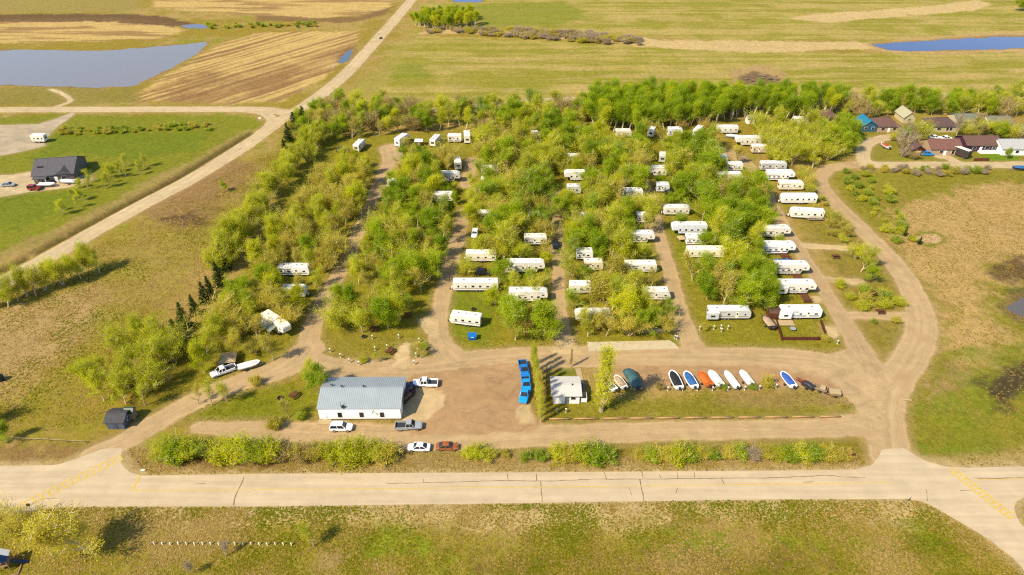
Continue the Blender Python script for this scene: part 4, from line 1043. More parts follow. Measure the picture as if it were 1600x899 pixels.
ro = utility_trailer(1281, 610, 150, 'small trailer with plywood and scrap, second from the end', M_GREYW)
part('load', MB().prism([(-1.1, .6), (.2, .6), (.1, 1.35), (-1.0, 1.3)], -.6, .6, ch=.06).mesh('load', M_TANW), ro)
ro = utility_trailer(1303, 618, 172, 'small wooden box trailer with tan lid at the end of the row', M_WOOD, 2.3)
part('lid', MB().prism([(-1.2, 1.0), (1.2, 1.0), (1.15, 1.35), (-1.15, 1.35)], -.8, .8, ch=.06).mesh('lid', M_TANW), ro)

# ------------------------------------------------------------------ buildings
def roof_planks(name, P0, P1, P2, P3, n, t, mat, parent, seam=None):
    """a roof slope (eave P0-P1, ridge P3-P2) with thickness"""
    P = [Vector(p) for p in (P0, P1, P2, P3)]; nr = (P[1] - P[0]).cross(P[3] - P[0]).normalized()
    if nr.z < 0: nr = -nr
    me = MB().add([*P, *[p - nr * t for p in P]], [(0,1,2,3),(7,6,5,4),(0,4,5,1),(1,5,6,2),(2,6,7,3),(3,7,4,0)]).mesh(name, mat)
    o = part(name, me, parent)
    if seam:
        mb = MB()
        for k in range(1, n):
            a = P[0].lerp(P[1], k / n) + nr * .012; b = P[3].lerp(P[2], k / n) + nr * .012
            mb.bar(a, b, .06, .03)
        s_ = part('standing_seams', mb.mesh('standing_seams', seam), o); s_['kind'] = 'stuff'
    return o
def win(parent, x, z, w_, h_, y, axis='y', frame=M_WHITE, sgn=-1, nm='window'):
    """window on a wall at y (or x) facing sgn"""
    if axis == 'y':
        f = MB().box(x - w_ / 2 - .08, x + w_ / 2 + .08, y + sgn * .05 - .03, y + sgn * .05 + .03, z - h_ / 2 - .08, z + h_ / 2 + .08)
        g = MB().box(x - w_ / 2, x + w_ / 2, y + sgn * .09 - .02, y + sgn * .09 + .02, z - h_ / 2, z + h_ / 2)
    else:
        f = MB().box(y + sgn * .05 - .03, y + sgn * .05 + .03, x - w_ / 2 - .08, x + w_ / 2 + .08, z - h_ / 2 - .08, z + h_ / 2 + .08)
        g = MB().box(y + sgn * .09 - .02, y + sgn * .09 + .02, x - w_ / 2, x + w_ / 2, z - h_ / 2, z + h_ / 2)
    o = part(nm, f.mesh(nm, frame), parent); part('pane', g.mesh('pane', M_GLASS), o); return o
def gable_house(name, label, x0, x1, yb, D, hw, rh, wallm, roofm, wins=(), doors=(), dy=0, ridge='x', cat='house', over=.45, hip=0.0, L=None, chim=None, group=None, dormer=None, sidewins=(), trim=M_WHITE, seam=None, nseam=0, keepit=True):
    a = Vector(W(x0, yb)); b = Vector(W(x1, yb + dy)); d = b - a; ang = math.atan2(d.y, d.x); Lm = L or d.length
    c = (a + b) / 2; ro = thing(name, label, cat, (c.x, c.y, z1(c.x, c.y)), ang, group)
    h = Lm / 2; e = over
    if ridge == 'x':
        wall = MB().add([(-h,0,0),(h,0,0),(h,D,0),(-h,D,0),(-h,0,hw),(h,0,hw),(h,D,hw),(-h,D,hw),(-h,D/2,hw+rh*(1 if not hip else .02)),(h,D/2,hw+rh*(1 if not hip else .02))],
            [(0,3,2,1),(0,1,5,4),(2,3,7,6),(1,2,6,9,5),(3,0,4,8,7),(4,5,9,8),(6,7,8,9)])
    else:
        wall = MB().add([(-h,0,0),(h,0,0),(h,D,0),(-h,D,0),(-h,0,hw),(h,0,hw),(h,D,hw),(-h,D,hw),(0,0,hw+rh*(1 if not hip else .02)),(0,D,hw+rh*(1 if not hip else .02))],
            [(0,3,2,1),(0,1,5,8,4),(2,3,7,9,6),(1,2,6,5),(3,0,4,7),(4,8,9,7),(5,6,9,8)])
    part('wall', wall.mesh('wall', wallm), ro)
    up = .06; sl = rh / (D / 2 if ridge == 'x' else h)
    z0 = hw - sl * e + up; zr = hw + rh + up
    if ridge == 'x':
        hp = hip
        f = roof_planks('roof', (-h - e, -e, z0), (h + e, -e, z0), (h + e - hp, D / 2, zr), (-h - e + hp, D / 2, zr), nseam, .12, roofm, ro, seam)
        roof_planks('roof', (h + e, D + e, z0), (-h - e, D + e, z0), (-h - e + hp, D / 2, zr), (h + e - hp, D / 2, zr), nseam, .12, roofm, ro, seam)
        if hp:
            for s_ in (-1, 1):
                me = MB().add([(s_ * (h + e), -e, z0), (s_ * (h + e), D + e, z0), (s_ * (h + e - hp), D / 2, zr), (s_ * (h + e), -e, z0 - .12), (s_ * (h + e), D + e, z0 - .12), (s_ * (h + e - hp), D / 2, zr - .12)], [(0,1,2),(5,4,3),(0,3,4,1),(1,4,5,2),(2,5,3,0)])
                part('roof', me.mesh('roof', roofm), ro)
        part('ridge_cap', MB().bar((-h - e + hp, D / 2, zr + .02), (h + e - hp, D / 2, zr + .02), .3, .06).mesh('ridge_cap', roofm), f)
    else:
        f = roof_planks('roof', (-h - e, D + e, z0), (-h - e, -e, z0), (0, -e, zr), (0, D + e, zr), nseam, .12, roofm, ro, seam)
        roof_planks('roof', (h + e, -e, z0), (h + e, D + e, z0), (0, D + e, zr), (0, -e, zr), nseam, .12, roofm, ro, seam)
        part('ridge_cap', MB().bar((0, -e, zr + .02), (0, D + e, zr + .02), .3, .06).mesh('ridge_cap', roofm), f)
    for x, z, w_, h_ in wins: win(ro, x, z, w_, h_, 0, frame=trim)
    for s_, y, z, w_, h_ in sidewins: win(ro, y, z, w_, h_, s_ * h, 'x', trim, s_)
    for x, w_, h_, m in doors:
        o = part('door', MB().box(x - w_ / 2, x + w_ / 2, -.06, .02, .02, h_).mesh('door', m), ro)
        part('handle', MB().box(x + w_ * .3, x + w_ * .3 + .08, -.12, -.05, 1.0, 1.1).mesh('handle', M_DKMET), o)
    if chim:
        part('chimney', MB().box(chim[0] - .3, chim[0] + .3, chim[1] - .3, chim[1] + .3, hw, hw + rh + .7).mesh('chimney', M_GREYW), f)
    for t in np.linspace(-.5, .5, 4): FOOT.append((c.x + math.cos(ang) * Lm * t - math.sin(ang) * D / 2, c.y + math.sin(ang) * Lm * t + math.cos(ang) * D / 2, D / 2 + 1.5))
    pt = PX(c.x - math.sin(ang) * D / 2, c.y + math.cos(ang) * D / 2, hw + rh)
    if keepit: KEEP.append((c.y + D / 2, (x0, pt[1], x1, yb)))
    return ro, h, D
def shingle(n, c): return plain(n, c, .85, var=.22, scale=1.6)
R_GREY = shingle('charcoal_shingle', (104, 100, 104)); R_BRN = shingle('brown_shingle', (124, 90, 78)); R_RED = shingle('reddish_shingle', (142, 96, 82)); R_PUR = shingle('purple_brown_shingle', (112, 84, 80)); R_BLU = plain('blue_metal_roof', (44, 142, 178), .45); R_LIT = plain('pale_grey_metal_roof', (206, 202, 196), .5); R_OLV = shingle('grey_green_shingle', (136, 136, 116))
M_STEEL = plain('blue_grey_roof_sheet', (186, 194, 198), .45, var=.09, scale=.35)
M_SEAM = plain('roof_rib', (180, 188, 193), .45)
M_SIDING = plain('white_steel_siding', (.84, .82, .76), .45, var=.04, raw=True)
M_BASE = plain('grey_brown_base_trim', (140, 120, 104), .7)

# the long metal building
pe = [Vector(W(495.5, 639.5, 3.4)), Vector(W(625, 639, 3.4)), Vector(W(634, 589, 3.4)), Vector(W(512, 590, 3.4))]
Lb = ((pe[1] - pe[0]).length + (pe[2] - pe[3]).length) / 2; Db = (pe[2] - pe[1]).length
angb = math.atan2((pe[1] - pe[0]).y, (pe[1] - pe[0]).x); cb = (pe[0] + pe[1]) / 2
Vx = Vector((math.cos(angb), math.sin(angb)))
sh_ = 5.0
lp = cb + Vector((-Vx.y, Vx.x)) * .2
pxa = PX(lp.x - Vx.x * Lb / 2, lp.y - Vx.y * Lb / 2); pxb = PX(lp.x + Vx.x * Lb / 2, lp.y + Vx.y * Lb / 2)
ro, h, D = gable_house('metal_building', 'long white metal building with pale blue-grey ribbed roof', pxa[0], pxb[0], pxa[1], Db - .4, 3.4, 1.5, M_SIDING, M_STEEL, dy=pxb[1] - pxa[1], cat='building', over=.2,
    wins=[(-h_ , 1.5, .75, 1.25) for h_ in (Lb * .245, -Lb * .02, -Lb * .27)], doors=[(-Lb / 2 + 1.2, 1.0, 2.1, M_WHITE)], seam=M_SEAM, nseam=44, trim=M_GREYP)
part('base_trim', MB().box(-h + .02, h - .02, -.04, .01, .0, .32).mesh('base_trim', M_BASE), ro)
part('corner_trim', MB().box(h - .02, h + .03, -.05, .12, 0, 3.35).mesh('corner_trim', M_GREYP), ro)
part('entrance_step', MB().box(-h - .2, -h + 2.6, -1.5, -.06, 0, .22).mesh('entrance_step', M_TANW), ro)
part('overhead_door', MB().box(h - .02, h + .06, D * .3, D * .7, .02, 3.0).mesh('overhead_door', M_GREYP), ro)
win(ro, D * .86, 1.5, .8, 1.1, h, 'x', M_WHITE, 1)
for q, (vx, vy) in enumerate(((-.38 * Lb, D * .56), (-.25 * Lb, D * .50), (.02 * Lb, D * .5))):
    zz = 3.4 + 1.5 * (1 - abs(vy - D / 2) / (D / 2))
    o = part('roof_vent', MB().cyl((vx, vy, zz + .25), .16, .5, n=10).mesh('vent', M_GALV), ro); part('vent_cap', MB().tube([(vx, vy, zz + .5), (vx, vy, zz + .72)], [.34, .05], 10).mesh('cap', M_DKMET), o)
o = part('antenna', MB().bar((-.22 * Lb, .4, 3.4), (-.22 * Lb, .4, 4.9), .07).mesh('antenna', M_DKMET), ro)
part('dish', MB().tube([(-.19 * Lb, .1, 3.9), (-.19 * Lb + .1, -.1, 4.0)], [.1, .42], 12).mesh('dish', M_DKMET), o)
o = part('wall_lamp', MB().bar((.17 * Lb, 0, 2.9), (.17 * Lb, -.5, 2.7), .12).mesh('lamp_arm', M_GREYP), ro)
part('lamp_head', MB().box(.17 * Lb - .15, .17 * Lb + .15, -.75, -.45, 2.6, 2.78).mesh('lamp_head', M_GREYP), o)

# small white office
ro, h, D = gable_house('site_office', 'small white office with pale grey flat-pitched roof by the poplars', 864, 905, 631, 5.6, 2.7, .45, M_WHITE, plain('pale_office_roof', (.45, .42, .37), .7, var=.12, raw=True), cat='building', over=.5,
    wins=[(1.5, 1.7, 1.0, .7)], doors=[(.15, .9, 2.0, M_GREYP)])
part('roof_vent', MB().cyl((1.4, 2.6, 3.3), .14, .5).mesh('vent', M_DKMET), ro)
porch = part('side_porch', MB().box(h, h + 1.7, .3, 3.6, .0, .25).mesh('porch', M_TANW), ro)
part('porch_wall', MB().box(h + 1.62, h + 1.7, .3, 2.4, .25, 1.5).mesh('porch_wall', M_WHITE), ro)
part('porch_roof', MB().box(h + .1, h + 1.2, 1.7, 4.2, 2.3, 2.4).mesh('porch_roof', M_DKMET), ro)
part('porch_wall', MB().box(h + .4, h + 1.7, .22, .3, .25, 1.4).mesh('porch_wall', M_WHITE), ro)
# wooden walk to the office
a, b = Vector(W(903, 576)), Vector(W(909, 601)); d = (a - b).normalized(); nr = Vector((-d.y, d.x)) * .65
mwalk = thing('boardwalk', 'pale narrow boardwalk leading to the office', 'walkway', (b.x, b.y, 0), 0)
nb = 26
for k in range(nb):
    p = b.lerp(a, k / nb) - b; q = b.lerp(a, (k + .88) / nb) - b
    part('plank', MB().add([(*(p - nr), 0), (*(p + nr), 0), (*(q + nr), 0), (*(q - nr), 0), (*(p - nr), .1), (*(p + nr), .1), (*(q + nr), .1), (*(q - nr), .1)], [(0,3,2,1),(4,5,6,7),(0,1,5,4),(1,2,6,5),(2,3,7,6),(3,0,4,7)]).mesh('plank', M_TANW), mwalk)

# sheds
gable_house('garden_shed', 'blue-grey shed with dark shingle roof by the left entrance', 169, 196, 671, 4.0, 2.2, .9, plain('blue_grey_siding', (98, 108, 128), .6), shingle('dark_shingle', (84, 80, 84)), cat='shed', over=.35, doors=[(0, .9, 1.9, plain('blue_grey_door', (84, 92, 110), .6))], sidewins=[(1, 2.0, 1.3, .7, .7)])
gable_house('outhouse', 'small green-roofed hut behind the blue-grey shed', 199, 210, 657, 1.8, 2.2, .7, M_GREYW, plain('green_metal_roof', (60, 96, 70), .5), cat='shed', over=.25)
gable_house('garden_shed', 'small brown shed with white roof at the back of camp', 649, 660, 229, 2.6, 2.0, .5, M_DECK, M_ROOFW, cat='shed', over=.2, doors=[(0, .8, 1.8, M_TANW)])
gable_house('garden_shed', 'pale grey shed on the lawn before the aspen belt', 1167, 1179, 194, 3.0, 2.2, .9, M_WHITE, R_LIT, cat='shed', over=.2, doors=[(0, .9, 1.8, M_GREYP)])
gable_house('garden_shed', 'brown lean-to shed between the covered boat and the big white trailer', 1201, 1219, 499, 2.6, 2.0, .6, M_DECK, plain('brown_metal_roof', (116, 82, 64), .6), cat='shed', over=.2)
gable_house('garden_shed', 'dark red barn-shaped shed in the village', 1423, 1443, 244, 4.5, 2.6, 1.6, P_MAROON, R_PUR, ridge='y', cat='shed', over=.3, doors=[(0, 1.6, 2.0, M_CREAM)])
# cottages
CW = plain('cream_stucco', (234, 214, 170), .8); TW = plain('tan_stucco', (214, 178, 140), .8); PW = plain('purple_siding', (84, 48, 72), .7); GW = plain('grey_siding_house', (128, 118, 112), .7)
gable_house('house', 'cottage with a turquoise-blue roof near the road bend', 1344, 1369, 206, 8, 2.6, 2.0, plain('teal_siding', (54, 110, 140), .7), R_BLU, [(-1.5, 1.5, 1, 1), (1.5, 1.5, 1, 1)], ridge='y')
gable_house('house', 'tan cottage with a wide brown hip roof beside the blue-roofed one', 1371, 1404, 207, 9, 2.7, 2.2, TW, R_BRN, [(-2.5, 1.5, 1.4, 1.1), (2.2, 1.5, 1.2, 1)], [(0, 1, 2, M_WHITE)], hip=3.5)
gable_house('house', 'cream gabled cottage behind the yellow tree', 1410, 1428, 193, 8, 2.7, 2.2, CW, plain('cream_metal_roof', (206, 196, 160), .6), [(0, 1.6, 1.2, 1.1)], ridge='y')
gable_house('house', 'cream cottage with a purple-brown roof and picture windows', 1455, 1494, 207, 9, 2.7, 2.0, CW, R_PUR, [(-2.4, 1.5, 1.6, 1.1), (1.0, 1.5, 1.0, 1.2), (2.4, 1.5, 1.0, 1.2)], hip=3)
gable_house('house', 'long house with a reddish roof and tall white double window', 1453, 1500, 243, 9, 2.7, 2.2, TW, R_RED, [(2.6, 1.4, 1.0, 1.7), (3.9, 1.4, 1.0, 1.7), (-2, 1.5, 1.2, 1)], [(-.4, 1, 2, M_WHITE)])
ro, h, D = gable_house('house', 'purple house with brown roof and white veranda', 1508, 1561, 237, 9, 2.7, 2.1, PW, R_BRN, [(-3.5, 1.5, 1.2, 1), (1.4, 1.6, 1.6, 1.2), (4, 1.5, 1.2, 1)], [(-1, 1, 2, M_WHITE)])
part('veranda', MB().box(-h * .3, h, -2.2, -.12, 0, .5).mesh('veranda', M_WHITE), ro)
for q in np.linspace(-h * .3, h - .1, 9): part('rail_post', MB().bar((q, -2.15, .5), (q, -2.15, 1.4), .12).mesh('rail_post', M_WHITE), ro)
part('rail', MB().bar((-h * .3, -2.15, 1.4), (h, -2.15, 1.4), .1).mesh('rail', M_WHITE), ro)
gable_house('house', 'white house with pale grey roof at the right edge', 1564, 1622, 243, 9, 2.8, 2.0, M_WHITE, R_LIT, [(-4, 1.5, 1.2, 1), (-1.5, 1.5, 1.2, 1), (2, 1.5, 1.4, 1)])
gable_house('house', 'cottage with grey-green roof behind the leaning bare tree', 1494, 1536, 199, 8, 2.7, 1.8, CW, R_OLV, [(-2, 1.5, 1.2, 1), (2, 1.5, 1.2, 1)], keepit=False)
gable_house('house', 'cottage with grey-green roof and pale walls, right of the leaning bare tree', 1544, 1578, 203, 8, 2.7, 1.8, M_CREAM, R_OLV, [(-2, 1.5, 1.2, 1), (2, 1.5, 1.2, 1)], keepit=False)
gable_house('house', 'low house with brown hip roof behind the green trees, leftmost in the village', 1283, 1307, 193, 8, 2.6, 2.0, TW, R_BRN, [(0, 1.5, 1.2, 1)], hip=3)
# grey-roofed house on the left
ro, h, D = gable_house('house', 'large grey-roofed house standing alone on the green lawn', 55, 118, 287, 14.5, 2.9, 3.3, GW, R_GREY, [(-5, 1.5, 1.4, 1.1), (-2, 1.5, 1.4, 1.1), (3.4, 1.5, 1.6, 1.1)], [(.7, 1, 2.1, M_WHITE)], dy=-5, hip=0)
part('porch_roof', MB().prism([(-h + .5, 2.5), (-h + 5, 2.5), (-h + 5, 2.62), (-h + .5, 2.62)], -2.6, -.5).mesh('porch_roof', R_GREY), ro)
for q in (-h + .7, -h + 4.8): part('porch_post', MB().bar((q, -2.5, 0), (q, -2.5, 2.5), .15).mesh('porch_post', M_WHITE), ro)
part('roof', MB().add([(h * .1, -.6, 2.9), (h * .9, -.6, 2.9), (h * .5, -.6, 4.6), (h * .1, 5, 2.95), (h * .9, 5, 2.95), (h * .5, 5, 4.65)], [(0,1,2),(5,4,3),(0,3,4,1),(1,4,5,2),(2,5,3,0)]).mesh('gable_dormer', R_GREY), ro)
part('skylight', MB().box(-h + 1.0, -h + 3.0, 3.1, 4.3, 4.66, 4.74).mesh('skylight', M_GLASS), ro)
add_rv(T, 50, 72, 224, 'white trailer on the bare lot at the far left', keep=False, flip=True, var=1)
ro = add_rv(MH, 1503, 1523, 249, 'dark coach with grey roof parked before the purple house', body=plain('dark_coach', (72, 64, 62), .5), heading=120, L=7.5)

# ------------------------------------------------------------------ fences, decks, logs
def board_fence(label, pts, ht, mat, bw=.22, gap=.03, wpts=None, name='board_fence'):
    P = [Vector(W(*p)) for p in pts]
    ro = thing(name, label, 'fence', (P[0].x, P[0].y, 0))
    bmesh_cache = {}
    for a, b in zip(P[:-1], P[1:]):
        d = b - a; ln = d.length; ang = math.atan2(d.y, d.x); n = max(1, int(ln / (bw + gap)))
        me = MB().box(-bw / 2, bw / 2, -.025, .025, .05, ht).mesh('board', mat)
        for k in range(n):
            p = a + d * ((k + .5) / n) - P[0]
            o = part('board', me, ro, loc=(p.x, p.y, random.Random(k).uniform(-.04, .04))); o.rotation_euler.z = ang
        pm = MB().box(-.07, .07, -.13, -.03, 0, ht + .05).mesh('post', mat)
        for k in range(max(2, int(ln / 2.4) + 1)):
            p = a + d * (k / max(1, int(ln / 2.4))) - P[0]
            if k > max(1, int(ln / 2.4)): break
            o = part('post', pm, ro, loc=(p.x, p.y, 0)); o.rotation_euler.z = ang
    return ro
board_fence('red-brown board fence round the yard of the big white trailer', [(1211, 500), (1221, 532), (1278, 532), (1291, 530), (1281, 503)], 1.1, M_REDW)
board_fence('silvered plank fence behind the concrete pad', [(979, 520), (1000, 521), (1058, 519)], 1.3, M_GREYW)
board_fence('weathered fence of upright boards beside the poplar row', [(852, 628), (852, 600), (853, 580)], 1.5, M_GREYW, .3, .12)
board_fence('brown board fence beside the purple house', [(1521, 252), (1544, 252)], 1.3, M_DECK)
def deck(label, x0, x1, y0, y1, mat, z=.45, name='wooden_deck', rail=False):
    a = Vector(W(x0, y1)); b = Vector(W(x1, y1)); c = Vector(W(x0, y0)); D = c.y - a.y; L = b.x - a.x
    ro = thing(name, label, 'deck', (a.x, a.y, z1(a.x, a.y)))
    n = max(3, int(D / .28)); me = MB().box(0, L, 0, D / n * .93, z - .05, z).mesh('board', mat)
    for k in range(n): part('board', me, ro, loc=(0, k * D / n, 0))
    for x in (.1, L - .1):
        for y in (.1, D - .1): part('leg', MB().bar((x, y, 0), (x, y, z - .05), .12).mesh('leg', mat), ro)
    if rail:
        part('rail', MB().bar((0, .05, z + .9), (L, .05, z + .9), .1).mesh('rail', mat), ro)
        for k in range(6): part('rail_post', MB().bar((L * k / 5, .05, z), (L * k / 5, .05, z + .9), .08).mesh('rail_post', mat), ro)
    FOOT.append((a.x + L / 2, a.y + D / 2, max(L, D) / 2 + .5)); KEEP.append((a.y, (x0, y0 - 3, x1, y1)))
    return ro
deck('tan deck in front of the big white trailer inside the fence', 1214, 1242, 502, 511, M_TANW)
deck('brown deck beside the end-on trailer at the top left', 539, 551, 234, 240, M_DECK, rail=True)
deck('red-brown deck between the fifth-wheel and the blue tarp', 1222, 1236, 398, 407, M_DECK, rail=True)
deck('small brown deck below the fifth-wheel under the blue tarp', 1240, 1254, 430, 437, M_DECK)
deck('brown stair deck beside the fifth-wheel above the fenced yard', 1256, 1269, 461, 474, M_DECK, rail=True)
deck('open wooden porch at the right end of the last trailer', 1263, 1288, 340, 346, M_GREYW, rail=True)
deck('pale porch frame at the end of the fifth-wheel by the third lane', 832, 853, 478, 487, M_TANW, rail=True)
# blue tarp over a load
a = Vector(W(1221, 412)); ro = thing('tarped_load', 'bright blue tarp stretched over a load above a fifth-wheel', 'tarp', (a.x, a.y, 0))
rings = []
for i, x in enumerate(np.linspace(-2.4, 2.4, 7)):
    k = 1 + .12 * math.sin(i * 2.1); rings.append([(x, -1.2, .05), (x, -1.0, .9 * k), (x, 0, 1.5 * k), (x, 1.0, .95 * k), (x, 1.2, .05)])
part('tarp', MB().loft(rings).mesh('tarp', C_BLT), ro)
for x in (-1.5, 1.5): part('strap', MB().tube([(x, -1.22, .05), (x, -1.03, .95), (x, 0, 1.62), (x, 1.03, 1.0), (x, 1.22, .05)], .03, 5).mesh('strap', M_WHITE), ro)
FOOT.append((a.x, a.y, 2.5)); KEEP.append((a.y, (1208, 400, 1234, 414)))
# patio table and chairs in the fenced yard
a = Vector(W(1238, 517)); ro = thing('patio_table', 'round pale glass table in the fenced yard', 'table', (a.x, a.y, 0))
part('table_top', MB().cyl((0, 0, .74), .75, .05, n=20).mesh('top', plain('glass_table_top', (180, 184, 190), .2)), ro)
for k in range(4): part('leg', MB().bar((.5 * math.cos(k * 1.57 + .8), .5 * math.sin(k * 1.57 + .8), 0), (.5 * math.cos(k * 1.57 + .8), .5 * math.sin(k * 1.57 + .8), .72), .06).mesh('leg', M_DKMET), ro)
# tents / screens
def tent(px, py, label, mat, w_=2.4, h_=2.0):
    a = Vector(W(px, py)); ro = thing('screen_tent', label, 'tent', (a.x, a.y, 0), .2)
    part('canopy', MB().add([(-w_/2,-w_/2,h_*.62),(w_/2,-w_/2,h_*.62),(w_/2,w_/2,h_*.62),(-w_/2,w_/2,h_*.62),(0,0,h_)], [(0,1,4),(1,2,4),(2,3,4),(3,0,4),(0,3,2,1)]).mesh('canopy', mat), ro)
    for sx_ in (-1, 1):
        for sy_ in (-1, 1): part('post', MB().bar((sx_ * w_ * .47, sy_ * w_ * .47, 0), (sx_ * w_ * .47, sy_ * w_ * .47, h_ * .62), .06).mesh('post', M_GALV), ro)
    FOOT.append((a.x, a.y, 2)); KEEP.append((a.y, (px - 8, py - 10, px + 8, py)))
tent(1064, 377, 'small tan tent beside the fifth-wheel with raised nose', M_TANW)
tent(358, 567, 'tan canopy shelter under branches near the white pickup', M_TANW, 4.0, 2.6)
# blue bin
a = Vector(W(738, 530)); ro = thing('waste_bin', 'bright blue waste bin on the lawn corner', 'bin', (a.x, a.y, 0), .1)
MBIN = plain('blue_bin', (20, 124, 206), .5)
part('body', MB().add([(-.9,-.6,.1),(.9,-.6,.1),(.9,.6,.1),(-.9,.6,.1),(-1.05,-.75,1.1),(1.05,-.75,1.1),(1.05,.75,1.35),(-1.05,.75,1.35)], [(0,3,2,1),(4,5,6,7),(0,1,5,4),(1,2,6,5),(2,3,7,6),(3,0,4,7)]).mesh('body', MBIN), ro)
part('lid', MB().add([(-1.1,-.8,1.12),(1.1,-.8,1.12),(1.1,.8,1.4),(-1.1,.8,1.4),(-1.1,-.8,1.2),(1.1,-.8,1.2),(1.1,.8,1.48),(-1.1,.8,1.48)], [(0,3,2,1),(4,5,6,7),(0,1,5,4),(1,2,6,5),(2,3,7,6),(3,0,4,7)]).mesh('lid', MBIN), ro)
part('handle', MB().bar((-.4, -.85, 1.15), (.4, -.85, 1.15), .08).mesh('handle', M_WHITE), ro)
FOOT.append((a.x, a.y, 2)); KEEP.append((a.y, (728, 515, 748, 532)))
# log barrier along the grass strip
xs = [(858, 891), (897, 934), (942, 977), (984, 1019), (1026, 1061), (1069, 1103), (1110, 1145), (1153, 1187), (1195, 1230), (1237, 1271), (1280, 1313)]
for k, (u, v) in enumerate(xs):
    yb = 656.5 - (u - 858) * .0085
    a = Vector((*W(u, yb), .33)); b = Vector((*W(v, yb - .3), .33)); m = (a + b) / 2; d = (b - a) / 2
    nth = ['first', 'second', 'third', 'fourth', 'fifth', 'sixth', 'seventh', 'eighth', 'ninth', 'tenth', 'last'][k]
    ro = thing('barrier_log', nth + ' log from the left in the barrier along the grass strip', 'log', (m.x, m.y, 0), 0, 'barrier logs')
    part('log', MB().tube([(-d.x, -d.y, .36), (0, 0, .37), (d.x, d.y, .36)], [.19, .2, .17], 8).mesh('log', M_LOG, True), ro)
    for q in (-.7, .7): part('support', MB().box(d.x * q - .15, d.x * q + .15, -.14, .14, 0, .2).mesh('support', M_WOOD), ro)
# picnic tables
_pt = None
def picnic(px, py, head, label):
    global _pt
    if not _pt:
        _pt = [P_('table_top', MB().box(-.9, .9, -.38, .38, .72, .77), M_DECK)] + [P_('bench', MB().box(-.9, .9, s_ * .72 - .14, s_ * .72 + .14, .42, .47), M_DECK) for s_ in (-1, 1)]
        for x in (-.65, .65):
            for s_ in (-1, 1): _pt.append(P_('leg', MB().bar((x, s_ * .7, 0), (x, s_ * .25, .72), .1), M_DECK))
    x, y = W(px, py); ro = thing('picnic_table', label, 'table', (x, y, 0), R(head), 'brown picnic tables', scale=1.15); stamp(_pt, ro, {})
    FOOT.append((x, y, 1.6)); KEEP.append((y, (px - 8, py - 6, px + 8, py + 2)))
picnic(585, 516, 0, 'brown picnic table left of the sandy turnout, farther of two')
picnic(610, 551, 55, 'brown picnic table at the edge of the sandy turnout')
picnic(637, 494, 10, 'dark red picnic table in tree shade by the second lane')
picnic(460, 620, 55, 'brown picnic table on the grass left of the metal building')
picnic(1363, 461, 20, 'brown picnic table on the grass between the right lane and the right road')
picnic(1375, 489, 0, 'brown picnic table on the short drive to the right road')
picnic(1305, 403, 0, 'dark picnic table on the site beside the right lane')
def fire_ring(px, py, label):
    x, y = W(px, py); ro = thing('fire_ring', label, 'fire pit', (x, y, 0), 0, 'fire rings')
    n = 16; mb = MB(); rr = [(.55, 0), (.62, 0), (.62, .35), (.55, .35)]
    vs = [(r * math.cos(k * 2 * math.pi / n), r * math.sin(k * 2 * math.pi / n), z) for k in range(n) for r, z in rr]
    fs = [(k * 4 + j, k * 4 + (j + 1) % 4, ((k + 1) % n) * 4 + (j + 1) % 4, ((k + 1) % n) * 4 + j) for k in range(n) for j in range(4)]
    part('ring', MB().add(vs, fs).mesh('ring', plain('rusted_ring', (70, 50, 40), .8)), ro); part('ash', MB().cyl((0, 0, .04), .53, .06, n=16).mesh('ash', plain('ash', (60, 56, 52), .95)), ro)
fire_ring(740, 484, 'round fire ring on the bright lawn'); fire_ring(569, 527, 'fire ring in the grass left of the sandy turnout'); fire_ring(438, 623, 'fire ring beside the picnic table left of the metal building')
# white service posts
_sp = [P_('post', MB().box(-.09, .09, -.07, .07, 0, .95), M_CREAM), P_('cap', MB().box(-.12, .12, -.1, .1, .95, 1.05), M_WHITE), P_('outlet_box', MB().box(-.12, .12, -.16, -.07, .45, .8), M_GREYP)]
SPOTS = {'along the edge of the grass triangle left of the sandy turnout': [(516, 551), (532, 559), (546, 567), (561, 571), (586, 548), (582, 530), (623, 529), (605, 545)],
         'on the narrow strip right of the sandy turnout': [(655, 535), (652, 545), (650, 558), (647, 570)],
         'below the boat row': [(1043, 611), (1066, 611), (1089, 611), (1113, 611), (1137, 611), (1163, 610), (1186, 609), (1212, 607)],
         'on the grass below the long shaded trailer': [(1093, 516), (1115, 515), (1126, 514), (1127, 519), (1137, 515)],
         'on the lawn before the office': [(870, 645), (884, 645)],
         'at the corner of the right lane': [(1308, 538), (1057, 531), (1054, 530)]}
for k, v in SPOTS.items():
    for px, py in v:
        x, y = W(px, py); ro = thing('service_post', 'short white service post ' + k, 'post', (x, y, 0), 0, 'service posts ' + k, scale=1.2); stamp(_sp, ro, {})
# row of small marker posts on the near verge
for k in range(18):
    px = 241 + k * 12.6; py = 850 + (k % 3) * .4
    x, y = W(px, py); ro = thing('marker_post', 'small pale marker post in the straight row on the near grass', 'post', (x, y, z1(x, y)), 0, 'marker posts in a row')
    part('stake', MB().box(-.08, .08, -.08, .08, 0, .7).mesh('stake', M_CREAM), ro)
    part('cap', MB().tube([(0, 0, .7), (0, 0, .82)], [.13, .03], 8).mesh('cap', M_WHITE), ro)
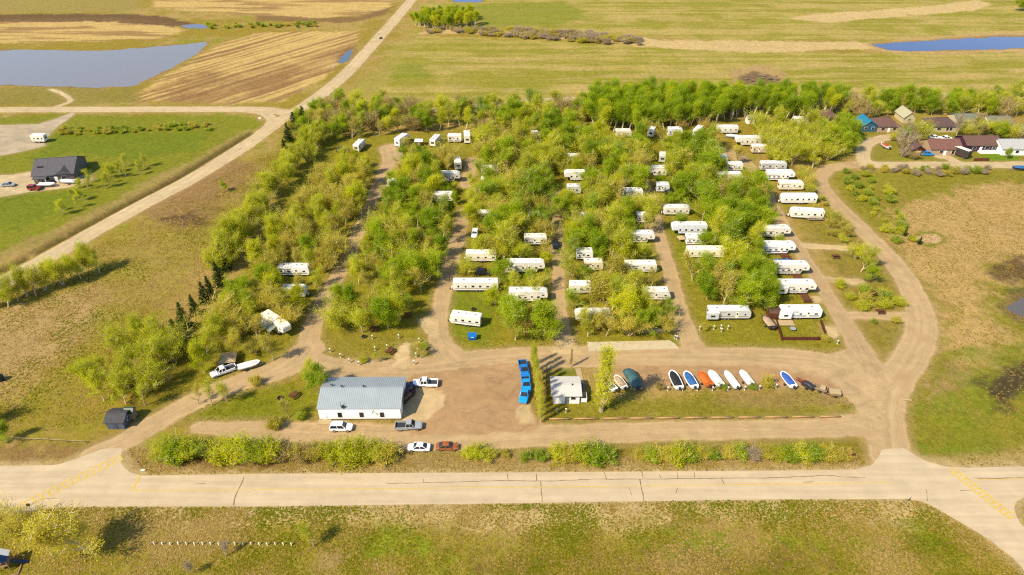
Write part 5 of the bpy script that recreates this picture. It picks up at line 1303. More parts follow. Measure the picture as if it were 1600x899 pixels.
# road signs
def road_sign(px, py, label, mat, h_=2.0, w_=.6, rz=0.3, hh=.6):
    x, y = W(px, py); ro = thing('road_sign', label, 'sign', (x, y, z1(x, y)), rz)
    part('pole', MB().cyl((0, 0, h_ / 2), .05, h_, n=8).mesh('pole', M_GALV), ro)
    part('panel', MB().box(-w_ / 2, w_ / 2, -.06, -.03, h_ - hh, h_ + .05).mesh('panel', mat), ro)
road_sign(50, 799, 'dark sign on a post at the lower left road corner', M_DKMET, 2.2)
road_sign(219, 728, 'dark short sign post in the roadside strip', M_DKMET, 1.4, .35, 0, .4)
road_sign(1414, 787, 'white sign on a post at the lower right road corner', M_WHITE, 2.2, .7, .9)
road_sign(1330, 719, 'brown wooden sign at the right end of the hedge', M_DECK, 2.0, .8, .2)
road_sign(566, 104, 'white marker sign left of the diagonal gravel road', M_WHITE, 2.2, .9, .5, .8)
road_sign(521, 109, 'lower white marker sign left of the diagonal gravel road', M_WHITE, 2.2, .9, .5, .8)
road_sign(514, 156, 'white sign right of the gravel road junction', M_WHITE, 2.6, .9, .4, .9)
road_sign(407, 191, 'white sign on the grass corner of the gravel junction', M_WHITE, 2.2, 1.1, .2, .8)
x, y = W(224, 736); ro = thing('painted_stone', 'pale painted stone beside the road corner', 'stone', (x, y, 0)); 
part('stone', MB().tube([(-.5, 0, .12), (-.2, .05, .2), (.3, .1, .18), (.55, .15, .1)], [.08, .22, .2, .06], 8).mesh('stone', M_CREAM, True), ro)
x, y = W(1417, 626); ro = thing('culvert_pipe', 'pale pipe lying on the grass right of the junction', 'pipe', (x, y, .12), -.2)
part('pipe', MB().cyl((0, 0, .12), .16, 1.8, 'x', 10).mesh('pipe', M_TANW), ro)
# play structure at the lower left edge
x, y = W(8, 884); ro = thing('play_structure', 'wooden play structure with navy and white canopy at the lower left edge', 'play structure', (x, y, z1(x, y)), .25)
for sx_ in (-1, 1):
    for sy_ in (-1, 1): part('post', MB().bar((sx_ * 1.1, sy_ * 1.0, 0), (sx_ * 1.1, sy_ * 1.0, 2.6), .14).mesh('post', M_WOOD), ro)
part('platform', MB().box(-1.15, 1.15, -1.05, 1.05, 1.2, 1.32).mesh('platform', M_WOOD), ro)
part('canopy', MB().prism([(-1.3, 2.55), (1.3, 2.55), (0, 3.5)], -1.25, 0).mesh('canopy', P_NAVY), ro)
part('canopy', MB().prism([(-1.3, 2.55), (1.3, 2.55), (0, 3.5)], .004, 1.25).mesh('canopy', M_WHITE), ro)
part('slide', MB().add([(1.2,-.3,1.3),(1.2,.3,1.3),(3.6,.3,.15),(3.6,-.3,.15),(1.2,-.3,1.2),(1.2,.3,1.2),(3.6,.3,.05),(3.6,-.3,.05)], [(0,1,2,3),(7,6,5,4),(0,4,5,1),(1,5,6,2),(2,6,7,3),(3,7,4,0)]).mesh('slide', P_NAVY), ro)
for u in ((-1.9, -2.2, 2.6, -2.2), (2.6, -2.2, 2.6, 1.7), (2.6, 1.7, -1.9, 1.7), (-1.9, 1.7, -1.9, -2.2)): part('border', MB().bar((u[0], u[1], .1), (u[2], u[3], .1), .2).mesh('border', M_WOOD), ro)
x, y = W(-4, 596); ro = thing('storage_tank', 'dark tank on the grass at the left edge', 'tank', (x, y, 0), .3)
part('tank', MB().tube([(-1.5, 0, 1.0), (-1.2, 0, 1.0), (1.2, 0, 1.0), (1.5, 0, 1.0)], [.5, .85, .85, .5], 14).mesh('tank', plain('blue_black_tank', (50, 60, 76), .5), True), ro)
for q in (-.9, .9): part('stand', MB().box(q - .1, q + .1, -.6, .6, 0, .45).mesh('stand', M_DKMET), ro)
# rope fence left of the entrance
xs = [(12, 687), (45, 688.5), (78, 690), (106, 691.5), (135, 693)]
ro = thing('rope_fence', 'low pale rail fence by the left entrance', 'fence', (*W(*xs[0]), 0)); o0 = Vector(W(*xs[0]))
for p in xs: q = Vector(W(*p)) - o0; part('post', MB().bar((q.x, q.y, 0), (q.x, q.y, .8), .12).mesh('post', M_WOOD), ro)
for p, p2 in zip(xs[:-1], xs[1:]):
    q = Vector(W(*p)) - o0; q2 = Vector(W(*p2)) - o0; part('rail', MB().bar((q.x, q.y, .65), (q2.x, q2.y, .65), .09).mesh('rail', M_TANW), ro)

# ------------------------------------------------------------------ trees
rng = np.random.default_rng(11)
def leaf_material(name, lo, hi, rnd=.25):
    m, t, n, b = newmat(name); L = t.links; n.remove(b)
    out = [x for x in n if x.type == 'OUTPUT_MATERIAL'][0]
    oi = n.new('ShaderNodeObjectInfo'); tc = n.new('ShaderNodeTexCoord')
    nz = n.new('ShaderNodeTexNoise'); nz.inputs['Scale'].default_value = .55; nz.inputs['Detail'].default_value = 3
    L.new(tc.outputs['Object'], nz.inputs['Vector'])
    at = n.new('ShaderNodeAttribute'); at.attribute_name = 'leafv'
    a1 = n.new('ShaderNodeMath'); a1.operation = 'MULTIPLY_ADD'; L.new(oi.outputs['Random'], a1.inputs[0]); a1.inputs[1].default_value = .75; a1.inputs[2].default_value = -.55
    a2 = n.new('ShaderNodeMath'); a2.operation = 'ADD'; L.new(a1.outputs[0], a2.inputs[0]); L.new(nz.outputs[0], a2.inputs[1])
    a3 = n.new('ShaderNodeMath'); a3.operation = 'MULTIPLY_ADD'; L.new(at.outputs['Fac'], a3.inputs[0]); a3.inputs[1].default_value = .5; L.new(a2.outputs[0], a3.inputs[2]); a3.use_clamp = True
    mx = n.new('ShaderNodeMix'); mx.data_type = 'RGBA'; L.new(a3.outputs[0], mx.inputs[0]); mx.inputs[6].default_value = (*lo, 1); mx.inputs[7].default_value = (*hi, 1)
    df = n.new('ShaderNodeBsdfDiffuse'); tr = n.new('ShaderNodeBsdfTranslucent'); L.new(mx.outputs[2], df.inputs[0]); L.new(mx.outputs[2], tr.inputs[0])
    ms = n.new('ShaderNodeMixShader'); ms.inputs[0].default_value = .55; L.new(df.outputs[0], ms.inputs[1]); L.new(tr.outputs[0], ms.inputs[2]); L.new(ms.outputs[0], out.inputs[0])
    return m
LM = {'yellow': leaf_material('yellow_green_leaf', (.40, .42, .012), (.67, .66, .028)), 'green': leaf_material('fresh_green_leaf', (.23, .33, .010), (.48, .55, .020)),
      'olive': leaf_material('olive_bud', (.43, .38, .03), (.68, .58, .07)), 'brown': leaf_material('brown_twig_bud', (.36, .27, .08), (.54, .42, .14)), 'spruce': leaf_material('spruce_needle', (.03, .06, .014), (.09, .13, .024)),
      'grey': leaf_material('grey_brown_twig', (.36, .28, .18), (.54, .44, .30)), 'orange': leaf_material('orange_bud', (.44, .32, .04), (.62, .46, .08))}
M_BARK = plain('grey_bark', (.40, .31, .17), .9, var=.3, scale=2, raw=True); M_PALEB = plain('pale_aspen_bark', (.50, .42, .26), .9, var=.2, scale=2, raw=True); M_DBARK = plain('dark_bark', (92, 72, 52), .9, var=.3, scale=2)
def leaf_mesh(name, C, size, seed, up=.3, D=None, sliver=.6):
    """many small leaf sprays: narrow ones along the twigs, rounder ones between them"""
    r = np.random.default_rng(seed); n = len(C)
    ctr = np.array((0, 0, C[:, 2].mean() * .7)); od = C - ctr; od /= np.linalg.norm(od, axis=1, keepdims=True) + 1e-6
    nr = r.normal(size=(n, 3)) * .55 + od * .5; nr[:, 2] += up + .35
    if D is None: D = r.normal(size=(n, 3))
    a = D + r.normal(size=(n, 3)) * .35; a /= np.linalg.norm(a, axis=1, keepdims=True)
    rd = r.random(n) > sliver
    ra = r.normal(size=(n, 3)); ra -= (ra * nr).sum(1, keepdims=True) * nr / (nr * nr).sum(1, keepdims=True); ra /= np.linalg.norm(ra, axis=1, keepdims=True)
    a[rd] = ra[rd]
    b = np.cross(nr, a); b /= np.linalg.norm(b, axis=1, keepdims=True) + 1e-6
    s_ = size * r.uniform(.6, 1.35, (n, 1)); la = np.where(rd[:, None], 1.0, 1.9); lb = np.where(rd[:, None], r.uniform(.5, .85, (n, 1)), r.uniform(.3, .5, (n, 1)))
    a = a * s_ * la; b = b * s_ * lb
    V = np.stack([C - a * .5, C + b * .5, C + a * .5, C - b * .5], 1).reshape(-1, 3)
    me = bpy.data.meshes.new(name); me.vertices.add(4 * n); me.vertices.foreach_set('co', V.astype(np.float32).ravel())
    me.loops.add(4 * n); me.loops.foreach_set('vertex_index', np.arange(4 * n, dtype=np.int32)); me.polygons.add(n); me.polygons.foreach_set('loop_start', (np.arange(n) * 4).astype(np.int32))
    try: me.polygons.foreach_set('loop_total', np.full(n, 4, np.int32))
    except Exception: pass
    at = me.attributes.new('leafv', 'FLOAT', 'POINT'); at.data.foreach_set('value', np.repeat(r.uniform(-.6, .6, n), 4).astype(np.float32))
    me.update(calc_edges=True); me.materials.append(LM['yellow']); return me
def branch(p, d, ln, r, up, rnd, nseg=5):
    pts = [Vector(p)]; d = Vector(d).normalized()
    for k in range(nseg):
        d = (d + Vector((rnd.gauss(0, .12), rnd.gauss(0, .12), up * .12 + rnd.gauss(0, .06)))).normalized(); pts.append(pts[-1] + d * ln / nseg)
    return pts
def make_tree(kind, seed):
    rnd = random.Random(seed); r = np.random.default_rng(seed)
    tb = MB(); C = []; DD = []
    cfg = dict(poplar=dict(h=8.5, base=.16, nl=15, ang=(18, 66), ln=(.24, .54), sub=9, lv=56, sz=.175, sp=.36),
               maple=dict(h=7.5, base=.18, nl=17, ang=(28, 82), ln=(.26, .56), sub=10, lv=64, sz=.175, sp=.38),
               willow=dict(h=6.5, base=.04, nl=18, ang=(14, 58), ln=(.5, .85), sub=9, lv=46, sz=.17, sp=.36),
               aspen=dict(h=12.0, base=.34, nl=17, ang=(35, 65), ln=(.13, .22), sub=7, lv=60, sz=.19, sp=.36),
               column=dict(h=15.0, base=.08, nl=60, ang=(10, 28), ln=(.11, .19), sub=5, lv=18, sz=.18, sp=.34),
               sparse=dict(h=7.5, base=.22, nl=13, ang=(22, 60), ln=(.28, .46), sub=8, lv=22, sz=.165, sp=.32),
               bush=dict(h=2.9, base=.02, nl=22, ang=(8, 74), ln=(.42, .78), sub=7, lv=30, sz=.15, sp=.22))[kind]
    h = cfg['h']; trunk_h = h * (.86 if kind not in ('willow', 'bush') else .35)
    tp = branch((0, 0, -.2), (rnd.gauss(0, .06), rnd.gauss(0, .06), 1), trunk_h, .1, .3, rnd, 7) if kind != 'column' else [Vector((rnd.gauss(0, .05), rnd.gauss(0, .05), -.2 + (trunk_h + .2) * q / 7)) for q in range(8)]
    r0 = .018 * h + .03
    if kind == 'bush': r0 = .07
    tb.tube(tp, [r0 * (1 - .82 * k / 7) for k in range(8)], 6)
    tip = tp[-1]
    for i in range(cfg['nl']):
        t = cfg['base'] + (1 - cfg['base']) * ((i + rnd.random()) / cfg['nl']) ** .9
        if kind in ('willow', 'bush'): t = rnd.uniform(.02, .5)
        t = min(t, .98)
        f = t * 7; k = min(int(f), 6); p = tp[k].lerp(tp[k + 1], f - k)
        az = i * 2.399 + rnd.uniform(-.4, .4); an = R(rnd.uniform(*cfg['ang'])); 
        if kind not in ('willow', 'bush'): an *= (1.15 - .55 * t)
        ln = h * rnd.uniform(*cfg['ln']) * (1.0 - .55 * max(0, t - .35) if kind not in ('willow', 'bush', 'column') else 1)
        if kind == 'column': ln *= (1 - .6 * abs(t - .35))
        d = (math.sin(an) * math.cos(az), math.sin(an) * math.sin(az), math.cos(an))
        lp_ = branch(p, d, ln, .1, .5, rnd, 5); rl = max(.03, r0 * .5 * (1 - .5 * t))
        tb.tube(lp_, [rl * (1 - .8 * q / 5) for q in range(6)], 4, cap=False)
        for j in range(cfg['sub']):
            u = rnd.uniform(.3, 1.0); f = u * 5; k = min(int(f), 4); q = lp_[k].lerp(lp_[k + 1], f - k)
            sd = Vector((rnd.gauss(0, .7), rnd.gauss(0, .7), rnd.uniform(.1, 1.1))) + Vector(d) * .5
            sl = ln * rnd.uniform(.22, .62)
            sp_ = branch(q, sd, sl, .1, .6, rnd, 3)
            tb.tube(sp_, [.045, .034, .025, .012], 3, cap=False)
            m_ = int(cfg['lv'] * rnd.uniform(.5, 1.4))
            tt = r.uniform(.1, 1.1, m_); base = np.array([list(x) for x in sp_]); ii = np.clip((tt * 3).astype(int), 0, 2); ff = (tt * 3 - ii)[:, None]
            pts = base[ii] * (1 - ff) + base[ii + 1] * ff + r.normal(size=(m_, 3)) * cfg['sp'] * (h / 8 if kind not in ('bush', 'column') else 1)
            C.append(pts); DD.append(base[ii + 1] - base[ii])
    C = np.concatenate(C); DD = np.concatenate(DD); DD /= np.linalg.norm(DD, axis=1, keepdims=True) + 1e-6; ok = C[:, 2] > .15; C = C[ok]; DD = DD[ok]
    trunk = tb.mesh('trunk', M_BARK); crown = leaf_mesh('crown', C, cfg['sz'], seed, .3, DD)
    rad = float(np.percentile(np.hypot(C[:, 0], C[:, 1]), 90))
    return trunk, crown, h, rad
def make_spruce(seed):
    rnd = random.Random(seed); r = np.random.default_rng(seed); h = 6.5
    tb = MB().tube([(0, 0, -.2), (0, 0, h * .5), (0, 0, h)], [.15, .09, .01], 6); C = []
    z = .5
    while z < h - .15:
        rr = 1.75 * (1 - z / h) ** .85 + .12; nb_ = int(6 + 5 * (1 - z / h))
        for k in range(nb_):
            az = rnd.uniform(0, 6.28); ln = rr * rnd.uniform(.75, 1.12)
            e = (math.cos(az) * ln, math.sin(az) * ln, z - ln * .22 + rnd.uniform(-.1, .1))
            tb.tube([(0, 0, z), e], [.025, .008], 3, cap=False)
            m_ = int(9 * ln + 4); t = r.uniform(.15, 1.05, m_)[:, None]
            C.append(np.array((0, 0, z)) * (1 - t) + np.array(e) * t + r.normal(size=(m_, 3)) * .11)
        z += .34
    C = np.concatenate(C); return tb.mesh('trunk', M_DBARK), leaf_mesh('crown', C, .26, seed, -.1), h, 1.6
PROTO = {k: [make_tree(k, 100 + 7 * i + hash_) for i in range(n)] for k, n, hash_ in (('poplar', 5, 1), ('maple', 4, 2), ('willow', 4, 3), ('aspen', 4, 4), ('column', 3, 5), ('sparse', 4, 6), ('bush', 5, 8))}
PROTO['spruce'] = [make_spruce(5), make_spruce(6)]
TNAME = dict(poplar='poplar_tree', maple='maple_tree', willow='willow_tree', aspen='aspen_tree', column='columnar_poplar', sparse='young_tree', bush='bush', spruce='spruce_tree')
TCAT = dict(poplar='tree', maple='tree', willow='tree', aspen='tree', column='tree', sparse='tree', bush='bush', spruce='spruce')
BARKS = dict(aspen=M_PALEB, poplar=M_PALEB, spruce=M_DBARK, bush=M_BARK)
TREES = []
def add_tree(kind, x, y, mat, label, group=None, height=None, seed=None, wide=1.0):
    rs = random.Random(seed if seed is not None else len(TREES) * 13 + 5)
    tr, cr, h, rad = rs.choice(PROTO[kind]); s_ = (height or h) / h
    ro = thing(TNAME[kind], label, TCAT[kind], (x, y, z1(x, y)), rs.uniform(0, 6.28), group, scale=(s_ * wide, s_ * wide, s_))
    part('trunk' if kind != 'bush' else 'stems', tr, ro, BARKS.get(kind, M_BARK)); part('crown' if kind != 'bush' else 'foliage', cr, ro, LM[mat])
    TREES.append((x, y, rad * s_ * wide, h * s_)); return ro
def tree_at(kind, px, py, mat, label, group=None, height=None, wide=1.0, seed=None):
    x, y = W(px, py); return add_tree(kind, x, y, mat, label, group, height, seed, wide)
# view lines kept open: visible lane stretches, in photo pixels
CLEAR = []
def clear(pts, r=5, step=7):
    for a, b in zip(pts[:-1], pts[1:]):
        n = max(1, int(math.hypot(b[0] - a[0], b[1] - a[1]) / step))
        for k in range(n): CLEAR.append((a[0] + (b[0] - a[0]) * k / n, a[1] + (b[1] - a[1]) * k / n, r))
clear([(613, 232), (611, 250), (600, 272), (592, 298)], 7); clear([(592, 298), (572, 336)], 4); clear([(566, 350), (545, 395)], 4); clear([(520, 440), (492, 500)], 4); clear([(545, 395), (520, 440)], 6); clear([(480, 520), (482, 550)], 9)
clear([(734, 262), (730, 284)], 5); clear([(716, 352), (708, 388), (698, 440), (688, 490), (686, 530)], 6); clear([(872, 388), (872, 430), (874, 480), (880, 525)], 5); clear([(1024, 348), (1034, 385), (1048, 430), (1060, 475), (1076, 530)], 6)
clear([(1122, 232), (1160, 252), (1178, 275)], 5); clear([(1214, 332), (1240, 378), (1270, 425), (1300, 475), (1340, 535)], 7); clear([(500, 535), (640, 535)], 14); clear([(720, 545), (900, 545), (1080, 545)], 8); clear([(720, 475), (745, 475)], 12); clear([(1058, 385), (1068, 415)], 7)
clear([(1285, 285), (1320, 330), (1380, 390)], 6); clear([(660, 450), (668, 500)], 10); clear([(1105, 530), (1180, 530)], 8)
NEARK = sorted(KEEP, key=lambda k: k[0])
def blocked(x, y, h, rad, kf):
    sx_, sy_, s_ = PX(x, y, h * .58); _, ytop, _ = PX(x, y, h); _, ybot, _ = PX(x, y, 0)
    ra = rad * s_ * kf; rb = (ybot - ytop) * .46 * kf
    for ky, (a, b, c, d) in NEARK:
        if ky < y - 1: continue
        cx, cy = min(max(sx_, a + 2), c - 2), min(max(sy_, b + 2), d - 2)
        if ((cx - sx_) / ra) ** 2 + ((cy - sy_) / rb) ** 2 < 1: return True
    for a, b, r_ in CLEAR:
        if ((a - sx_) / (ra * 1.55 + r_)) ** 2 + ((b - sy_) / (rb * 1.45 + r_ * .6)) ** 2 < 1: return True
    for fx, fy, fr in FOOT:
        if (fx - x) ** 2 + (fy - y) ** 2 < (fr + .4) ** 2: return True
    return False
def bandof(px, py, poly, ax, h, hr):
    v = [p[0 if ax == 'x' else 1] for p in poly]; t = ((px if ax == 'x' else py) - min(v)) / (max(v) - min(v) + 1e-6)
    if ax == 'x': q = ['left end', 'left of middle', 'middle', 'right of middle', 'right end'][min(4, int(t * 5))]
    else: q = ['far end', 'beyond the middle', 'middle', 'nearer half', 'near end'][min(4, max(0, int(t * 5)))]
    return q
def grove(poly, n, mix, label, group, hr=(7, 9.5), spacing=4.0, kf=.75, seed=1, check=True, wide=(1.05, 1.35), road=.6):
    """scatter single trees in a plot; mix: list of (kind, leaf, weight)"""
    P = Wp(poly); rg = random.Random(seed); lo = P.min(0); hi = P.max(0); done = []; tries = 0
    cand = np.array([(rg.uniform(lo[0], hi[0]), rg.uniform(lo[1], hi[1])) for _ in range(n * 60)])
    ins = sd_poly(P, cand[:, 0], cand[:, 1]) > 0; cand = cand[ins]
    g, _ = grav_fields(cand[:, 0], cand[:, 1]); cand = cand[g < -road]
    ws = [m_[2] for m_ in mix]
    for x, y in cand:
        if len(done) >= n: break
        if any((x - a) ** 2 + (y - b) ** 2 < spacing ** 2 for a, b in done): continue
        kind, leaf, _ = rg.choices(mix, ws)[0]; h = rg.uniform(*hr); wd = rg.uniform(*wide)
        if kind == 'bush': h = rg.uniform(*hr) if hr[1] <= 3.3 else rg.uniform(1.6, 3.2)
        p0 = PROTO[kind][0]; rad = p0[3] * h / p0[2] * wd
        if check and blocked(x, y, h, rad, kf * (.7 if kind == 'sparse' else 1)):
            # a smaller tree may still fit in the gap
            h *= .62; rad *= .62
            if blocked(x, y, h, rad, kf * .9): continue
        lab = label.replace('{c}', {'yellow': 'yellow-green', 'green': 'fresh green', 'olive': 'olive budding', 'brown': 'brownish budding', 'grey': 'grey-brown bare', 'orange': 'orange-budded', 'spruce': 'dark green'}[leaf]).replace('{k}', {'poplar': 'poplar', 'maple': 'maple', 'willow': 'willow', 'aspen': 'aspen', 'sparse': 'young tree', 'bush': 'bush', 'spruce': 'spruce', 'column': 'poplar'}[kind])
        pq = PX(x, y); wx_ = max(p[0] for p in poly) - min(p[0] for p in poly); wy_ = max(p[1] for p in poly) - min(p[1] for p in poly)
        sz_ = 'tall ' if h > hr[0] + .6 * (hr[1] - hr[0]) and not lab.startswith(('tall', 'low')) else ('small ' if h < hr[0] + .2 * (hr[1] - hr[0]) and not lab.startswith(('tall', 'low')) else '')
        if n > 120: lab = lab.replace(' in the dense', ' of the ' + ('front rows' if (x, y) and sd_poly(P, np.array([x]), np.array([y + 9]))[0] > 0 else 'back rows') + ' in the dense')
        if len((sz_ + lab).split()) > 12: sz_ = ''
        lab = sz_ + lab + ', ' + bandof(pq[0], pq[1], poly, 'x' if wx_ > 1.6 * wy_ else 'y', h, hr)
        add_tree(kind, x, y, leaf, lab, group, h, rg.randint(0, 99999), wd); done.append((x, y))
    return len(done)
CAMPMIX = [('poplar', 'yellow', 3), ('poplar', 'green', 1.6), ('maple', 'green', 3), ('maple', 'yellow', 1.2), ('willow', 'olive', 1.6), ('willow', 'yellow', 1), ('sparse', 'olive', 1.4), ('sparse', 'yellow', 1)]
LEFTMIX = [('poplar', 'yellow', 3), ('willow', 'olive', 3), ('maple', 'yellow', 2), ('maple', 'green', 1), ('sparse', 'olive', 2), ('poplar', 'olive', 1)]
cnt = {}
# windbreak on the left edge of the camp
ln = smooth_line(Wp([(500,222),(478,248),(456,275),(436,302),(412,334),(386,366),(362,396),(345,416)]), 4)
rg = random.Random(4)
for k in range(46):
    p = ln[min(len(ln) - 1, int(k / 46 * len(ln)))] + np.array((rg.uniform(-2.2, 2.2), rg.uniform(-2, 2)))
    add_tree('poplar' if rg.random() < .8 else 'willow', p[0], p[1], 'yellow', 'yellow-green tree in the straight windbreak left of the camp, ' + ['at its top', 'second stretch from the top', 'upper half', 'above its middle', 'below its middle', 'lower half', 'last but one stretch', 'at its bottom'][k * 8 // 46], 'windbreak trees left of the camp', rg.uniform(7, 9.5), k, .95)
for k in range(16):
    p = ln[int(k / 16 * len(ln))] + np.array((rg.uniform(6, 9), rg.uniform(-4, 2)))
for k, (px, py, h) in enumerate([(353, 424, 9), (345, 447, 8), (322, 474, 7), (306, 492, 6.5), (291, 515, 8.5), (279, 536, 7.5), (372, 388, 7), (330, 462, 6.5)]):
    tree_at('spruce', px, py, 'spruce', ['tallest dark spruce in the left tree line', 'dark spruce just below the tallest one', 'dark spruce third down the left tree line', 'small dark spruce fourth down the left line', 'dark spruce fifth down beside the yellow willows', 'dark spruce sixth down behind the yellow willows', 'topmost dark spruce in the left tree line', 'small dark spruce squeezed between the second and third'][k], 'spruces in the left tree line', h)
cnt['willows'] = grove([(160,632),(150,590),(185,545),(230,525),(275,545),(275,590),(235,632),(190,640)], 26, [('willow', 'yellow', 2), ('poplar', 'yellow', 2), ('sparse', 'yellow', 1.5)], '{c} {k} in the clump above the blue-grey shed', 'yellow clump above the shed', (6.2, 8.8), 3.7, .5, 21, True, (.95, 1.2))
cnt['B'] = grove([(560,262),(600,290),(585,315),(560,350),(530,398),(500,445),(470,505),(430,562),(380,592),(306,592),(312,562),(348,512),(396,440),(444,360),(505,292)], 88, LEFTMIX, '{c} {k} left of the first lane', 'trees left of the first lane', (6.6, 9.2), 4.3, .56, 31, True, (.95, 1.2))
cnt['C'] = grove([(640,240),(705,262),(716,300),(705,350),(690,400),(672,450),(640,500),(610,520),(500,520),(505,500),(545,440),(590,360),(615,290)], 78, CAMPMIX, '{c} {k} between the first and second lanes', 'trees between the first and second lanes', (7, 9.6), 4.3, .5, 32, True, (.95, 1.25))
cnt['D'] = grove([(745,225),(860,225),(862,300),(864,390),(866,470),(868,530),(790,532),(770,480),(720,420),(728,350),(742,290)], 84, CAMPMIX, '{c} {k} between the second and third lanes', 'trees between the second and third lanes', (7.2, 10.2), 4.1, .40, 33, True, (1.05, 1.4))
cnt['E'] = grove([(878,225),(1010,222),(1016,300),(1030,370),(1045,430),(1062,510),(1040,525),(890,528),(882,440),(878,330)], 96, CAMPMIX, '{c} {k} between the third and fourth lanes', 'trees between the third and fourth lanes', (7.2, 10.2), 4.1, .40, 34, True, (1.05, 1.4))
cnt['F'] = grove([(1030,222),(1105,228),(1165,262),(1200,330),(1230,400),(1215,470),(1190,486),(1110,480),(1080,440),(1050,380),(1025,300)], 82, [('maple', 'green', 4), ('poplar', 'green', 2.5), ('poplar', 'yellow', 2), ('sparse', 'olive', 1.4)], '{c} {k} between the fourth and right lanes', 'trees between the fourth and right lanes', (7.8, 10.8), 4.1, .40, 35, True, (1.05, 1.4))
# right of the right lane
cnt['G1'] = grove([(1165,205),(1290,200),(1300,245),(1270,275),(1215,262),(1190,240)], 26, [('willow', 'yellow', 3), ('poplar', 'yellow', 2)], '{c} {k} in the tall clump above the right-hand trailer row', 'yellow clump above the right-hand row', (7.5, 10), 4.2, .5, 36)
cnt['G2'] = grove([(1275,205),(1340,200),(1350,235),(1320,250),(1285,245)], 14, [('maple', 'green', 1)], 'dense {c} {k} inside the road bend by the cottages', 'green trees inside the road bend', (6.5, 9), 4.4, .5, 37)
cnt['G3'] = grove([(1250,268),(1280,300),(1335,362),(1330,395),(1290,370),(1262,330)], 18, [('willow', 'olive', 2), ('bush', 'olive', 2), ('willow', 'yellow', 1.2)], '{c} {k} between the trailer row and the right road', 'shrubs between the trailer row and the right road', (3, 5), 3.2, .6, 38)
for k, (px, py, h, kd, mt, lab) in enumerate([(1345, 425, 7.5, 'poplar', 'yellow', 'tall yellow-green tree beside the right road, topmost of three'), (1358, 440, 5.5, 'maple', 'green', 'dark green tree leaning over the shadow by the right road'), (1336, 405, 6, 'willow', 'yellow', 'yellow willow above the tall tree by the right road'), (1380, 470, 3.5, 'bush', 'green', 'green bush by the short drive to the right road'), (1350, 470, 3, 'bush', 'olive', 'low olive bush right of the right lane')]):
    tree_at(kd, px, py, mt, lab, None, h)
cnt['G4'] = grove([(1290,440),(1330,446),(1400,470),(1410,486),(1340,484)], 9, [('bush', 'yellow', 1), ('bush', 'green', 1)], 'low {c} {k} on the sites right of the right lane', 'low bushes right of the right lane', (2, 3), 4, .5, 39)
# back rows and the aspen belt
cnt['H1'] = grove([(452,220),(470,190),(520,170),(600,172),(700,176),(820,172),(925,162),(925,212),(820,218),(740,208),(660,206),(560,218),(500,226)], 140, [('aspen', 'yellow', 2), ('poplar', 'yellow', 3), ('willow', 'brown', 1.4), ('maple', 'green', 2.2), ('sparse', 'olive', 1.4), ('poplar', 'green', 1.6)], '{c} {k} in the belt behind the back row of trailers', 'trees behind the back row of trailers', (6, 9.5), 3.5, .45, 40)
for k, (px, py, h) in enumerate([(452, 222, 8), (462, 208, 9), (476, 198, 9), (444, 232, 4), (488, 190, 8)]):
    tree_at('spruce' if k != 4 else 'maple', px, py, 'spruce' if k != 4 else 'green', ['dark spruce at the corner by the gravel road', 'tall dark spruce second from the gravel road corner', 'tall dark spruce third from the gravel road corner', 'little dark spruce apart at the gravel road corner', 'green maple behind the corner spruces'][k], None, h, 1.25)
cnt['H2'] = grove([(925,205),(925,168),(1000,162),(1150,163),(1300,166),(1302,185),(1240,196),(1180,182),(1100,196),(1000,208)], 230, [('aspen', 'green', 6), ('aspen', 'yellow', .5)], 'tall {c} {k} in the dense rear belt', 'aspens of the dense belt behind the camp', (10.2, 13), 2.6, .4, 41, True)
for k, (px, py) in enumerate([(1100, 206), (1064, 204)]): tree_at('willow', px, py, 'orange', ['orange-brown shrub tree at the foot of the aspen belt', 'smaller orange-brown shrub tree left of its twin'][k], None, 6 - k)
cnt['I1'] = grove([(1310,185),(1330,165),(1400,162),(1500,160),(1620,158),(1640,178),(1560,184),(1480,182),(1400,178),(1340,190)], 70, [('maple', 'green', 3), ('poplar', 'yellow', 3), ('willow', 'brown', 1.4)], '{c} {k} in the belt behind the cottages', 'trees behind the cottages', (6, 9), 4.4, .45, 42)
cnt['I2'] = grove([(1395,215),(1450,200),(1560,205),(1640,215),(1620,226),(1500,212),(1445,240),(1400,250)], 24, [('willow', 'yellow', 2), ('sparse', 'brown', 2), ('maple', 'green', 1.4), ('willow', 'grey', 1)], '{c} {k} in the gardens of the cottages', 'garden trees of the cottages', (5, 8), 4.4, .5, 43)
for k, (px, py, kd, mt, h, lab) in enumerate([(1436, 222, 'willow', 'yellow', 9, 'big yellow willow in the village garden by the road bend'), (1412, 246, 'willow', 'grey', 4.5, 'grey bare shrub left of the dark red shed'), (1428, 250, 'willow', 'brown', 4, 'brown bare shrub in front of the dark red shed'), (1572, 248, 'maple', 'green', 4, 'rounded green bush before the white house'), (1493, 216, 'sparse', 'grey', 9, 'leaning bare pale tree among the cottages')]):
    tree_at(kd, px, py, mt, lab, None, h)
cnt['I3'] = grove([(1345,262),(1500,262),(1540,264),(1545,272),(1480,276),(1400,274),(1350,270)], 26, [('bush', 'olive', 2), ('bush', 'green', 1), ('bush', 'grey', 1.4)], 'low {c} {k} in the hedge along the village road', 'hedge along the village road', (1.5, 3), 2.6, .3, 44, False)
cnt['I4'] = grove([(1308,272),(1340,268),(1400,300),(1400,325),(1430,380),(1400,380),(1350,330)], 26, [('bush', 'green', 2), ('bush', 'yellow', 2)], 'low {c} {k} on the pasture edge inside the right road', 'bushes on the pasture edge', (1.5, 3), 3.6, .3, 45, False)
